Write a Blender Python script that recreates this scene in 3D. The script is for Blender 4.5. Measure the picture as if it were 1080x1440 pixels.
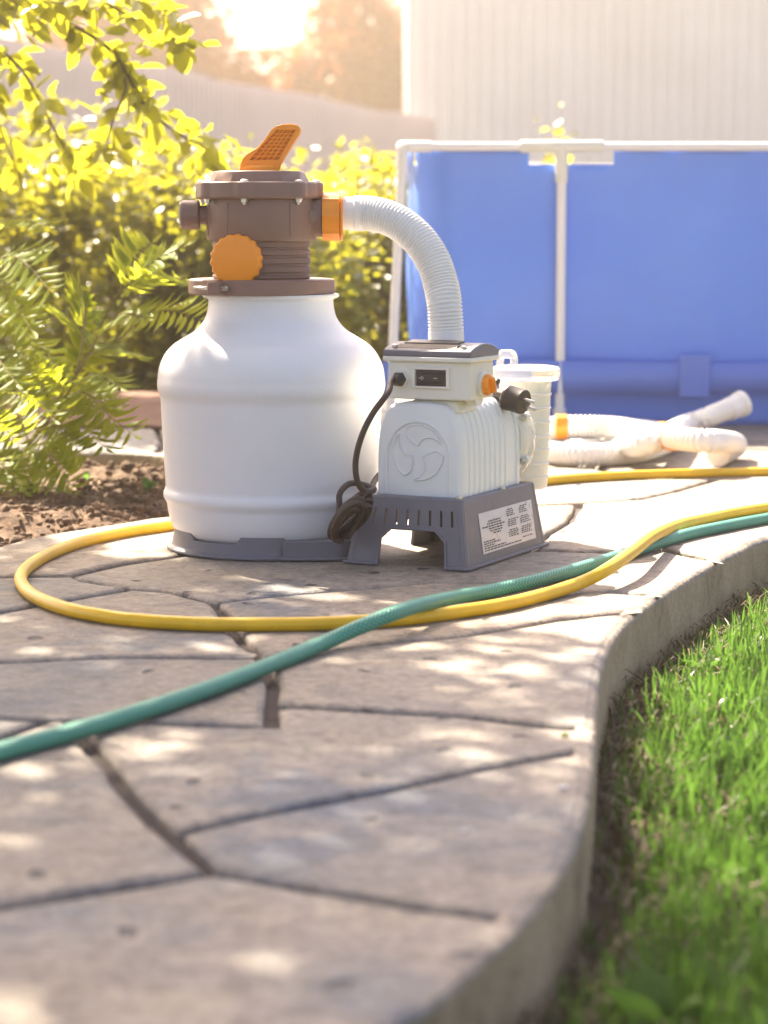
import bpy, bmesh, math, random
import numpy as np
from mathutils import Vector, Matrix, Quaternion, noise
from mathutils.geometry import delaunay_2d_cdt

for o in list(bpy.data.objects): bpy.data.objects.remove(o)
scene = bpy.context.scene
C = scene.collection
random.seed(7); rng = np.random.default_rng(7)
PI = math.pi; R = math.radians

# ------------------------------------------------------------------ camera
F = 3300.0; CH = 0.44; TH = math.atan(410.0/F)       # focal length in photo pixels, eye height, pitch down
cam_d = bpy.data.cameras.new('camera'); cam = bpy.data.objects.new('camera', cam_d); C.objects.link(cam)
cam.location = (0, 0, CH); cam.rotation_euler = (PI/2-TH, 0, 0)
cam_d.sensor_fit = 'VERTICAL'; cam_d.sensor_height = 36.0; cam_d.lens = 36.0*F/1440.0
cam_d.clip_start = 0.05; cam_d.clip_end = 2000
cam_d.dof.use_dof = True; cam_d.dof.focus_distance = 3.02; cam_d.dof.aperture_fstop = 5.6; cam_d.dof.aperture_blades = 9
scene.camera = cam
# ------------------------------------------------------------------ sky and sun
SUN_EL, SUN_AZ = R(46), R(-30)                        # behind the scene, to the left
w = bpy.data.worlds.new('World'); scene.world = w; w.use_nodes = True
nt = w.node_tree; bg = nt.nodes['Background']
sky = nt.nodes.new('ShaderNodeTexSky'); sky.sky_type = 'NISHITA'; sky.sun_disc = False
sky.sun_elevation = SUN_EL; sky.sun_rotation = SUN_AZ % (2*PI); sky.dust_density = 4.0; sky.air_density = .8; sky.ozone_density = .3
tint = nt.nodes.new('ShaderNodeMix'); tint.data_type = 'RGBA'; tint.blend_type = 'MULTIPLY'; tint.inputs[0].default_value = 1; tint.inputs[7].default_value = (1.07, .97, .93, 1)
nt.links.new(sky.outputs[0], tint.inputs[6]); nt.links.new(tint.outputs[2], bg.inputs[0]); bg.inputs[1].default_value = 0.085
sd = bpy.data.lights.new('sun', 'SUN'); sd.energy = 5.0; sd.angle = R(0.55); sd.color = (1.0, 0.87, 0.68)
sun = bpy.data.objects.new('sun', sd); C.objects.link(sun)
SUNV = Vector((math.sin(SUN_AZ)*math.cos(SUN_EL), math.cos(SUN_AZ)*math.cos(SUN_EL), math.sin(SUN_EL)))
sun.rotation_euler = SUNV.to_track_quat('Z', 'Y').to_euler(); sun.location = SUNV*20
vs = scene.view_settings; vs.view_transform = 'Standard'; vs.look = 'None'; vs.gamma = 1; vs.exposure = 2.32
vs.use_curve_mapping = False
scene.render.engine = 'CYCLES'

# ------------------------------------------------------------------ pixels of the photograph -> points
def ray(x, y):
    xc = (x-540)/F; yc = (720-y)/F
    return Vector((xc, math.cos(TH)+yc*math.sin(TH), -math.sin(TH)+yc*math.cos(TH)))
def G(x, y, z=0.0):                                   # on the level z
    d = ray(x, y); t = (z-CH)/d.z
    return Vector((0, 0, CH))+d*t
def D(x, y, Y):                                       # at a known distance
    d = ray(x, y); return Vector((0, 0, CH))+d*(Y/d.y)

# ------------------------------------------------------------------ materials
def mat(name): 
    m = bpy.data.materials.new(name); m.use_nodes = True
    return m, m.node_tree, m.node_tree.nodes['Principled BSDF']
def N(t, kind, **kw):
    n = t.nodes.new(kind)
    for k, v in kw.items(): setattr(n, k, v)
    return n
def ramp(t, src, stops):
    r = N(t, 'ShaderNodeValToRGB'); e = r.color_ramp.elements
    while len(e) < len(stops): e.new(0.5)
    for i, (p, c) in enumerate(stops): e[i].position = p; e[i].color = (*c, 1) if len(c) == 3 else c
    t.links.new(src, r.inputs[0]); return r.outputs[0]
def coords(t): return N(t, 'ShaderNodeNewGeometry').outputs['Position']
def noise_n(t, vec, scale, detail=4, rough=.55, dist=0):
    n = N(t, 'ShaderNodeTexNoise'); n.inputs['Scale'].default_value = scale; n.inputs['Detail'].default_value = detail
    n.inputs['Roughness'].default_value = rough; n.inputs['Distortion'].default_value = dist
    t.links.new(vec, n.inputs['Vector']); return n.outputs[0]
def mixc(t, fac, a, b, mode='MIX'):
    m = N(t, 'ShaderNodeMix', data_type='RGBA', blend_type=mode)
    for s, v in ((0, fac), (6, a), (7, b)):
        if isinstance(v, (int, float)): m.inputs[s].default_value = v
        elif isinstance(v, tuple): m.inputs[s].default_value = (*v, 1)
        else: t.links.new(v, m.inputs[s])
    return m.outputs[2]
def mth(t, op, a, b=None, clamp=False):
    m = N(t, 'ShaderNodeMath', operation=op); m.use_clamp = clamp
    for i, v in enumerate((a, b)):
        if v is None: continue
        if isinstance(v, (int, float)): m.inputs[i].default_value = v
        else: t.links.new(v, m.inputs[i])
    return m.outputs[0]
def bump(t, b, h, dist, strength=1.0, prev=None):
    n = N(t, 'ShaderNodeBump'); n.inputs['Distance'].default_value = dist; n.inputs['Strength'].default_value = strength
    t.links.new(h, n.inputs['Height'])
    if prev: t.links.new(prev, n.inputs['Normal'])
    t.links.new(n.outputs[0], b.inputs['Normal']); return n.outputs[0]
def plastic(name, col, rough=.42, tex=.0004, tscale=900, dirt=.06, sss=0, spec=.5):
    m, t, b = mat(name); p = N(t, 'ShaderNodeTexCoord').outputs['Object']
    n1 = noise_n(t, p, 14, 5); n2 = noise_n(t, p, 90, 3)
    dark = tuple(c*(1-dirt*3) for c in col)
    f = ramp(t, n1, [(.35, (0, 0, 0)), (.75, (1, 1, 1))])
    t.links.new(mixc(t, mth(t, 'MULTIPLY', f, .45), col, dark), b.inputs['Base Color'])
    t.links.new(mth(t, 'ADD', mth(t, 'MULTIPLY', n2, .25), rough-.12), b.inputs['Roughness'])
    b.inputs['Specular IOR Level'].default_value = spec
    if sss: b.inputs['Subsurface Weight'].default_value = sss; b.inputs['Subsurface Radius'].default_value = (.01, .008, .006); b.inputs['Subsurface Scale'].default_value = .6
    if tex: bump(t, b, noise_n(t, p, tscale, 2), tex, .35)
    return m
def metal(name, col, rough=.25):
    m, t, b = mat(name); b.inputs['Metallic'].default_value = 1; b.inputs['Base Color'].default_value = (*col, 1)
    p = N(t, 'ShaderNodeTexCoord').outputs['Object']
    t.links.new(mth(t, 'ADD', mth(t, 'MULTIPLY', noise_n(t, p, 300), .3), rough-.1), b.inputs['Roughness']); return m
def leafmat(name, dark, light, trans, tw=.45, gloss=.12, rough=.38):
    m, t, b = mat(name); t.nodes.remove(b); out = t.nodes['Material Output']
    a = N(t, 'ShaderNodeAttribute', attribute_name='rnd').outputs['Fac']
    p = coords(t); v = noise_n(t, p, 3.0, 2)
    f = mth(t, 'ADD', mth(t, 'MULTIPLY', a, .7), mth(t, 'MULTIPLY', v, .35), True)
    c = mixc(t, f, dark, light); c2 = mixc(t, f, tuple(x*.7 for x in trans), trans)
    d = N(t, 'ShaderNodeBsdfDiffuse'); t.links.new(c, d.inputs[0])
    tr = N(t, 'ShaderNodeBsdfTranslucent'); t.links.new(c2, tr.inputs[0])
    g = N(t, 'ShaderNodeBsdfGlossy'); g.inputs['Roughness'].default_value = rough
    x = N(t, 'ShaderNodeMixShader'); x.inputs[0].default_value = tw; t.links.new(d.outputs[0], x.inputs[1]); t.links.new(tr.outputs[0], x.inputs[2])
    y = N(t, 'ShaderNodeMixShader'); fr = N(t, 'ShaderNodeFresnel'); fr.inputs[0].default_value = 1.4
    t.links.new(mth(t, 'ADD', mth(t, 'MULTIPLY', fr.outputs[0], gloss), gloss*.1), y.inputs[0])
    t.links.new(x.outputs[0], y.inputs[1]); t.links.new(g.outputs[0], y.inputs[2]); t.links.new(y.outputs[0], out.inputs[0])
    return m

M = {}
M['white'] = plastic('white_plastic', (.78, .77, .78), .42, .0006, 420, .03)
M['white2'] = plastic('white_moulded', (.74, .76, .76), .38, .0002, 900, .02)
M['cream'] = plastic('cream_plastic', (.76, .74, .66), .4, .0002, 900, .03)
M['grey'] = plastic('grey_plastic', (.15, .148, .175), .45, .0004, 700, .06)
M['glow_grey'] = plastic('valve_plastic_glow_tint', (.235, .135, .105), .45, .0004, 600, .05)  # grey plastic with the warm sun glow painted into its colour
M['orange'] = plastic('orange_plastic', (.95, .31, .008), .4, .0002, 900, .02)
M['black'] = plastic('dark_plastic', (.035, .025, .024), .4, .0002, 900, .04)
M['cord'] = plastic('cord_rubber', (.055, .036, .03), .5, .0002, 900, .04)
M['hosewhite'] = plastic('hose_plastic', (.82, .8, .77), .4, .0002, 800, .02)
M['steel'] = metal('steel', (.62, .6, .56))
M['frame'] = plastic('painted_tube', (.80, .78, .78), .35, .0001, 500, .02)
M['sticker'] = plastic('sticker', (.62, .60, .62), .3, .0, 500, .02)
M['print'] = plastic('print_ink', (.03, .03, .035), .6, 0)
M['wood'] = None
m, t, b = mat('clear_lid'); M['clear'] = m
b.inputs['Base Color'].default_value = (.95, .95, .95, 1); b.inputs['Transmission Weight'].default_value = .75; b.inputs['Roughness'].default_value = .25; b.inputs['IOR'].default_value = 1.45
t.links.new(mth(t, 'ADD', mth(t, 'MULTIPLY', noise_n(t, N(t, 'ShaderNodeTexCoord').outputs['Object'], 40), .2), .12), b.inputs['Roughness'])
# stamped stone
def stone_mat(name, tint, grout=False):
    m, t, b = mat(name); p = coords(t)
    oi = N(t, 'ShaderNodeObjectInfo').outputs['Random']
    big = noise_n(t, p, 3.2, 5, .6, .4); mid = noise_n(t, p, 11, 6, .62, .6); fine = noise_n(t, p, 95, 6, .7); gr = noise_n(t, p, 420, 3, .7)
    c = ramp(t, big, [(.33, (.12, .142, .185)), (.43, (.20, .195, .195)), (.54, (.275, .24, .205)), (.70, (.34, .285, .22))])
    c = mixc(t, ramp(t, mid, [(.46, (0, 0, 0)), (.60, (.8, .8, .8))]), c, (.30, .265, .235))
    c = mixc(t, mth(t, 'MULTIPLY', ramp(t, mid, [(.30, (1, 1, 1)), (.44, (0, 0, 0))]), .7), c, (.125, .13, .15))
    c = mixc(t, .8, c, ramp(t, fine, [(.28, (.45, .45, .46)), (.68, (1.25, 1.22, 1.2))]), 'MULTIPLY')
    c = mixc(t, .8, c, ramp(t, oi, [(0, (.80, .83, .89)), (.5, (1, 1, 1)), (1, (1.14, 1.05, .95))]), 'MULTIPLY')
    c = mixc(t, .85, c, ramp(t, noise_n(t, p, 42, 9, .78, .3), [(.36, (.55, .55, .57)), (.50, (1, 1, 1)), (.66, (1.28, 1.25, 1.2))]), 'MULTIPLY')
    c = mixc(t, 1.0, c, tint, 'MULTIPLY')
    vo = N(t, 'ShaderNodeTexVoronoi', voronoi_dimensions='2D'); vo.inputs['Scale'].default_value = 9.5; vo.inputs['Randomness'].default_value = 1
    mp = N(t, 'ShaderNodeVectorMath', operation='MULTIPLY_ADD'); t.links.new(p, mp.inputs[0]); mp.inputs[1].default_value = (1.5, 1, .0)
    dn = N(t, 'ShaderNodeTexNoise'); dn.inputs['Scale'].default_value = 40; t.links.new(p, dn.inputs['Vector'])
    sc = N(t, 'ShaderNodeVectorMath', operation='SCALE'); t.links.new(dn.outputs['Color'], sc.inputs[0]); sc.inputs['Scale'].default_value = .03
    t.links.new(sc.outputs[0], mp.inputs[2]); t.links.new(mp.outputs[0], vo.inputs['Vector'])
    selr = N(t, 'ShaderNodeSeparateColor'); t.links.new(vo.outputs['Color'], selr.inputs[0])
    pit = mth(t, 'MULTIPLY', ramp(t, vo.outputs['Distance'], [(.05, (1, 1, 1)), (.11, (0, 0, 0))]), mth(t, 'GREATER_THAN', selr.outputs[0], .78))
    c = mixc(t, mth(t, 'MULTIPLY', pit, .9), c, (.055, .052, .058))
    t.links.new(c, b.inputs['Base Color'])
    t.links.new(mth(t, 'ADD', mth(t, 'MULTIPLY', fine, .3), .5), b.inputs['Roughness'])
    n = bump(t, b, mid, .012, .8); n = bump(t, b, fine, .005, .8, n); n = bump(t, b, gr, .0008, .5, n)
    bump(t, b, mth(t, 'SUBTRACT', 1.0, pit), .005, .9, n)
    return m
M['stone'] = stone_mat('stamped_stone', (1.07, 1.06, 1.02))
def earthy(name, stops, s1, s2, bd, rough=.9):
    m, t, b = mat(name); p = coords(t)
    a = noise_n(t, p, s1, 8, .7, .3); g = noise_n(t, p, s2, 5, .7)
    c = ramp(t, a, stops); c = mixc(t, .6, c, ramp(t, g, [(.3, (.5, .5, .5)), (.7, (1.3, 1.3, 1.3))]), 'MULTIPLY')
    t.links.new(c, b.inputs['Base Color']); b.inputs['Roughness'].default_value = rough
    n = bump(t, b, a, bd, .8); bump(t, b, g, bd*.3, .8, n); return m
M['grout'] = earthy('joint_mortar', [(.3, (.036, .027, .028)), (.7, (.09, .07, .067))], 30, 260, .008)
M['concrete'] = earthy('edge_concrete', [(.30, (.10, .076, .042)), (.46, (.30, .235, .14)), (.70, (.41, .33, .215))], 9, 190, .007)
M['soil'] = earthy('garden_soil', [(.3, (.06, .033, .018)), (.52, (.18, .105, .058)), (.72, (.36, .23, .14))], 26, 130, .02)
M['earth'] = earthy('lawn_earth', [(.3, (.05, .038, .028)), (.6, (.10, .08, .055)), (.8, (.16, .13, .09))], 18, 150, .01)
M['ground'] = earthy('far_ground', [(.3, (.05, .06, .025)), (.6, (.09, .10, .04)), (.8, (.12, .10, .06))], .8, 20, .05)
M['bark'] = earthy('bark', [(.3, (.07, .05, .038)), (.7, (.20, .15, .115))], 40, 200, .004)
M['stem'] = earthy('green_stem', [(.3, (.16, .13, .05)), (.7, (.26, .22, .08))], 30, 200, .001)
M['hedge'] = leafmat('hedge_leaf', (.045, .065, .008), (.13, .15, .016), (.66, .62, .035), .55)
M['plum'] = leafmat('plum_leaf', (.06, .085, .010), (.13, .15, .018), (.66, .64, .03), .58)
M['frond'] = leafmat('frond_leaf', (.08, .14, .015), (.18, .24, .03), (.68, .72, .05), .56, .07)
M['rust'] = leafmat('russet_leaf', (.13, .035, .008), (.25, .07, .012), (.55, .15, .015), .4)
M['darkg'] = leafmat('far_leaf', (.06, .05, .02), (.14, .10, .03), (.40, .28, .06), .4)
M['grass'] = leafmat('grass_blade', (.022, .065, .012), (.085, .145, .028), (.17, .35, .05), .43, .12)
M['straw'] = leafmat('dry_blade', (.10, .08, .05), (.22, .175, .12), (.12, .09, .045), .15, .03)
# hoses
def hose_mat(name, base, braid=None, stain=None):
    m, t, b = mat(name)
    u = N(t, 'ShaderNodeAttribute', attribute_name='u').outputs['Fac']; v = N(t, 'ShaderNodeAttribute', attribute_name='v').outputs['Fac']
    p = coords(t); n = noise_n(t, p, 25, 4); n2 = noise_n(t, p, 220, 3)
    c = mixc(t, mth(t, 'MULTIPLY', ramp(t, n, [(.4, (0, 0, 0)), (.75, (1, 1, 1))]), .5), base, tuple(x*.7 for x in base))
    if stain: c = mixc(t, mth(t, 'MULTIPLY', ramp(t, noise_n(t, p, 60, 6, .7), [(.55, (0, 0, 0)), (.8, (1, 1, 1))]), .5), c, stain)
    if braid:
        k = 2*PI*150; q = 10
        s1 = mth(t, 'SINE', mth(t, 'ADD', mth(t, 'MULTIPLY', u, k), mth(t, 'MULTIPLY', v, q*2*PI)))
        s2 = mth(t, 'SINE', mth(t, 'SUBTRACT', mth(t, 'MULTIPLY', u, k), mth(t, 'MULTIPLY', v, q*2*PI)))
        f = mth(t, 'MAXIMUM', ramp(t, s1, [(.70, (0, 0, 0)), (.97, (1, 1, 1))]), ramp(t, s2, [(.70, (0, 0, 0)), (.97, (1, 1, 1))]))
        c = mixc(t, mth(t, 'MULTIPLY', f, .75), c, braid)
        bump(t, b, f, .0006, .7)
    t.links.new(c, b.inputs['Base Color'])
    t.links.new(mth(t, 'ADD', mth(t, 'MULTIPLY', n2, .3), .25), b.inputs['Roughness'])
    b.inputs['Subsurface Weight'].default_value = .0
    return m
M['yellow'] = hose_mat('yellow_rubber', (.82, .49, .006), None, (.42, .26, .03))
M['green'] = hose_mat('green_braided', (.010, .215, .14), (.18, .50, .38))
# pool vinyl and sheet metal
def vinyl(name, col, dark):
    m, t, b = mat(name); p = coords(t)
    c = mixc(t, ramp(t, noise_n(t, p, 2.2, 5, .6), [(.35, (0, 0, 0)), (.75, (1, 1, 1))]), dark, col)
    t.links.new(c, b.inputs['Base Color']); b.inputs['Roughness'].default_value = .45
    n = bump(t, b, noise_n(t, p, 3.5, 3, .5, .8), .02, .5); bump(t, b, noise_n(t, p, 260, 2), .0006, .5, n); return m
M['vinyl'] = vinyl('blue_vinyl', (.11, .29, .90), (.085, .235, .82))
M['band'] = vinyl('blue_band', (.11, .22, .70), (.09, .19, .64))
M['inner'] = vinyl('liner_inside', (.20, .45, .75), (.16, .38, .68))
def sheet(name, col):
    m, t, b = mat(name); p = coords(t)
    c = mixc(t, ramp(t, noise_n(t, p, 1.1, 6, .65), [(.35, (0, 0, 0)), (.75, (1, 1, 1))]), tuple(x*.86 for x in col), col)
    t.links.new(c, b.inputs['Base Color']); b.inputs['Roughness'].default_value = .4; b.inputs['Metallic'].default_value = .1; return m
M['fence'] = sheet('fence_sheet', (.72, .60, .62))
M['wall'] = sheet('wall_sheet', (.74, .79, .85))
m, t, b = mat('pool_water'); M['water'] = m
b.inputs['Base Color'].default_value = (.6, .85, .95, 1); b.inputs['Transmission Weight'].default_value = .9; b.inputs['Roughness'].default_value = .03; b.inputs['IOR'].default_value = 1.33
bump(t, b, noise_n(t, coords(t), 6, 3), .01, .3)

# ------------------------------------------------------------------ mesh helpers
class MB:
    def __init__(s): s.v = []; s.f = []; s.a = {}; s.mi = []
    def add(s, vs, fs, mi=0, **attr):
        o = len(s.v); s.v += [tuple(x) for x in vs]; s.f += [tuple(i+o for i in f) for f in fs]; s.mi += [mi]*len(fs)
        for k, vals in attr.items(): s.a.setdefault(k, [0.0]*o).extend(vals)
        for k in s.a:
            if len(s.a[k]) < len(s.v): s.a[k] += [0.0]*(len(s.v)-len(s.a[k]))
    def box(s, c, d, rot=None, mi=0):
        c = Vector(c); q = [Vector((x*d[0]/2, y*d[1]/2, z*d[2]/2)) for x in (-1, 1) for y in (-1, 1) for z in (-1, 1)]
        if rot is not None: q = [rot @ p for p in q]
        s.add([c+p for p in q], [(0, 1, 3, 2), (4, 6, 7, 5), (0, 4, 5, 1), (2, 3, 7, 6), (0, 2, 6, 4), (1, 5, 7, 3)], mi); return s
    def lathe(s, prof, seg=48, c=(0, 0, 0), axis='z', rmod=None, zmod=None, mi=0):
        c = Vector(c); vs = []; fs = []; n = len(prof)
        ax = axis if isinstance(axis, Vector) else Vector({'x': (1, 0, 0), 'y': (0, 1, 0), 'z': (0, 0, 1)}[axis])
        q = Vector((0, 0, 1)).rotation_difference(ax.normalized())
        for j in range(seg):
            a = 2*PI*j/seg
            for i, (r, z) in enumerate(prof):
                rr = r+(rmod(a, i) if rmod else 0); zz = z+(zmod(a, i) if zmod else 0)
                vs.append(c+q @ Vector((rr*math.cos(a), rr*math.sin(a), zz)))
        for j in range(seg):
            k = (j+1) % seg
            for i in range(n-1): fs.append((j*n+i, k*n+i, k*n+i+1, j*n+i+1))
        if prof[0][0] > 1e-5: fs.append(tuple(j*n for j in range(seg))[::-1])
        if prof[-1][0] > 1e-5: fs.append(tuple(j*n+n-1 for j in range(seg)))
        s.add(vs, fs, mi); return s
    def tube(s, pts, r, seg=12, caps=True, mi=0, up=None):
        pts = [Vector(p) for p in pts]; n = len(pts); rad = r if callable(r) else (lambda i, L: r)
        vs = []; fs = []; us = []; vv = []; L = 0; prev = None
        for i, p in enumerate(pts):
            tg = (pts[min(i+1, n-1)]-pts[max(i-1, 0)]).normalized()
            if prev is None:
                h = Vector((0, 0, 1)) if abs(tg.z) < .9 else Vector((1, 0, 0)); nx = tg.cross(h).normalized()
            else:
                nx = (prev-tg*prev.dot(tg)).normalized()
            prev = nx; ny = tg.cross(nx)
            if i: L += (pts[i]-pts[i-1]).length
            rr = rad(i, L)
            for j in range(seg+1):
                a = 2*PI*j/seg; vs.append(p+nx*(rr*math.cos(a))+ny*(rr*math.sin(a))); us.append(L); vv.append(j/seg)
        k = seg+1
        for i in range(n-1):
            for j in range(seg): fs.append((i*k+j, i*k+j+1, (i+1)*k+j+1, (i+1)*k+j))
        if caps: fs += [tuple(range(seg))[::-1], tuple((n-1)*k+j for j in range(seg))]
        s.add(vs, fs, mi, u=us, v=vv); return s
    def prism(s, outline, o, ex, ey, ez, mi=0):        # outline in (ex,ey), swept along ez
        o, ex, ey, ez = map(Vector, (o, ex, ey, ez)); n = len(outline)
        vs = [o+ex*x+ey*y for x, y in outline]+[o+ex*x+ey*y+ez for x, y in outline]
        fs = [tuple(range(n))[::-1], tuple(range(n, 2*n))]+[(i, (i+1) % n, n+(i+1) % n, n+i) for i in range(n)]
        s.add(vs, fs, mi); return s
    def build(s, name, material, parent=None, smooth=35, bevel=0, bseg=2, solid=0, fix=True):
        me = bpy.data.meshes.new(name); me.from_pydata([tuple(v) for v in s.v], [], s.f)
        mats = material if isinstance(material, (list, tuple)) else [material]
        for mm in mats: me.materials.append(M[mm] if isinstance(mm, str) else mm)
        if len(mats) > 1: me.polygons.foreach_set('material_index', s.mi)
        for k, vals in s.a.items():
            at = me.attributes.new(k, 'FLOAT', 'POINT'); at.data.foreach_set('value', vals)
        if fix:
            bm = bmesh.new(); bm.from_mesh(me); bmesh.ops.recalc_face_normals(bm, faces=bm.faces); bm.to_mesh(me); bm.free()
        if smooth: 
            me.shade_smooth(); me.set_sharp_from_angle(angle=R(smooth))
        o = bpy.data.objects.new(name, me); C.objects.link(o)
        if parent: o.parent = parent
        if solid: md = o.modifiers.new('solid', 'SOLIDIFY'); md.thickness = solid; md.offset = 0
        if bevel:
            md = o.modifiers.new('bevel', 'BEVEL'); md.width = bevel; md.segments = bseg; md.limit_method = 'ANGLE'; md.angle_limit = R(30); md.harden_normals = False
        return o
def np_mesh(name, V, Fq, material, parent=None, rnd=None, smooth=False):
    me = bpy.data.meshes.new(name); k = Fq.shape[1]
    me.vertices.add(len(V)); me.vertices.foreach_set('co', V.astype(np.float32).ravel())
    me.loops.add(Fq.size); me.loops.foreach_set('vertex_index', Fq.astype(np.int32).ravel())
    me.polygons.add(len(Fq)); me.polygons.foreach_set('loop_start', np.arange(0, Fq.size, k, dtype=np.int32))
    me.update(calc_edges=True)
    if smooth: me.shade_smooth()
    if rnd is not None: at = me.attributes.new('rnd', 'FLOAT', 'POINT'); at.data.foreach_set('value', rnd.astype(np.float32))
    me.materials.append(M[material]); o = bpy.data.objects.new(name, me); C.objects.link(o)
    if parent: o.parent = parent
    return o
def empty(name, loc=(0, 0, 0), rz=0):
    o = bpy.data.objects.new(name, None); C.objects.link(o); o.location = loc; o.rotation_euler = (0, 0, rz); o.empty_display_size = .05; return o
def tag(o, label, cat, group=None):
    o['label'] = label; o['category'] = cat
    if group: o['group'] = group
    return o
def kind(o, k): o['kind'] = k; return o
def spline(pts, step):                                 # Catmull-Rom, evenly resampled
    pts = [Vector(p) for p in pts]; P = [pts[0]*2-pts[1]]+pts+[pts[-1]*2-pts[-2]]; out = []
    for i in range(1, len(P)-2):
        a, b_, c, d = P[i-1], P[i], P[i+1], P[i+2]
        for k in range(16):
            t_ = k/16; out.append(.5*((2*b_)+(c-a)*t_+(2*a-5*b_+4*c-d)*t_*t_+(3*b_-a-3*c+d)*t_**3))
    out.append(pts[-1]); res = [out[0]]; acc = 0
    for i in range(1, len(out)):
        seg = (out[i]-out[i-1]).length
        while acc+seg >= step:
            f = (step-acc)/seg; p = out[i-1].lerp(out[i], f); res.append(p); out[i-1] = p; seg = (out[i]-p).length; acc = 0
        acc += seg
    res.append(out[-1]); return res

# ------------------------------------------------------------------ the ground and the patio slab
ground = MB(); ground.add([(-600, -200, -.12), (600, -200, -.12), (600, 900, -.12), (-600, 900, -.12)], [(0, 1, 2, 3)])
kind(ground.build('ground', 'ground', smooth=0), 'structure')
edge_px = [(545, 1440), (610, 1405), (680, 1345), (740, 1290), (790, 1225), (820, 1160), (832, 1100), (838, 1040), (841, 985), (848, 935), (866, 893), (900, 858), (950, 824), (1000, 794), (1040, 773), (1080, 756)]
outl = [(-.9, -1.0), (-.6, .2), (-.32, .75), (-.13, 1.05)]+[tuple(G(*p).xy) for p in edge_px]
outl += [(.68, 3.40), (.95, 3.52), (1.5, 3.58), (3.2, 3.58)]
outA = [v.xy for v in spline([Vector((x, y, 0)) for x, y in outl], .03)]
soil_edge = [(-3.2, 4.62), (-.9, 4.56), (-.6, 4.50), (-.43, 4.44), (-.34, 4.28), (-.29, 4.0), (-.27, 3.72), (-.31, 3.52)]+[tuple(G(*p).xy) for p in [(205, 729), (150, 738), (60, 752), (0, 766), (-100, 788)]]+[(-1.1, 3.05), (-3.2, 2.7)]
outB = [v.xy for v in spline([Vector((x, y, 0)) for x, y in soil_edge], .03)]
OUT = outA+[Vector((3.2, 8.6)), Vector((.0, 8.6)), Vector((-.25, 6.05)), Vector((-3.2, 5.95))]+outB+[Vector((-3.2, -1.0))]
def offset_poly(poly, d):                              # poly counter-clockwise; d per edge (number or list)
    n = len(poly); res = []
    for i in range(n):
        a, b_, c = poly[i-1], poly[i], poly[(i+1) % n]
        d1 = d[i-1] if isinstance(d, list) else d; d2 = d[i] if isinstance(d, list) else d
        e1 = (b_-a); e2 = (c-b_)
        if e1.length < 1e-7 or e2.length < 1e-7: res.append(b_.copy()); continue
        e1.normalize(); e2.normalize(); n1 = Vector((-e1.y, e1.x)); n2 = Vector((-e2.y, e2.x))
        det = e1.x*e2.y-e1.y*e2.x
        if abs(det) < .08: p = b_+(n1*d1+n2*d2)*.5 if abs(d1-d2) < 1e-6 else b_+n1*max(d1, d2)
        else:
            p1 = b_+n1*d1; p2 = b_+n2*d2; tt = ((p2.x-p1.x)*e2.y-(p2.y-p1.y)*e2.x)/det; p = p1+e1*tt
            if (p-b_).length > 3*max(d1, d2, .001): p = b_+(p-b_).normalized()*3*max(d1, d2)
        res.append(p)
    return res
def area(p): return sum(p[i-1].x*p[i].y-p[i].x*p[i-1].y for i in range(len(p)))/2
if area(OUT) < 0: OUT.reverse()
rings = [(0, -.17), (0, -.007), (.005, -.0015), (.018, -.0015), (.026, -.010)]
slab = MB(); n = len(OUT); vs_ = []
for d, z in rings: vs_ += [(p.x, p.y, z) for p in offset_poly(OUT, d)]
fs_ = []; mi_ = []
for k in range(len(rings)-1):
    for i in range(n): fs_.append((k*n+i, k*n+(i+1) % n, (k+1)*n+(i+1) % n, (k+1)*n+i)); mi_.append((0, 2, 2, 1)[k])
slab.add(vs_, fs_); slab.mi = mi_
def cap(mb, loop, z, mi=0):                             # triangulated top for any outline
    v_, _, f_, _, _, _ = delaunay_2d_cdt([Vector(p) for p in loop], [], [list(range(len(loop)))], 1, 1e-5)
    v3 = [Vector((p.x, p.y, z)) for p in v_]; ff = []
    for f in f_:
        a, b_, c = v3[f[0]], v3[f[1]], v3[f[2]]; ff.append(tuple(f) if (b_-a).cross(c-a).z > 0 else tuple(f)[::-1])
    mb.add(v3, ff, mi)
cap(slab, offset_poly(OUT, .0255), -.010, 1)
patio = kind(slab.build('patio', ['concrete', 'grout', 'stone'], smooth=50, fix=False), 'structure')

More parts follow.
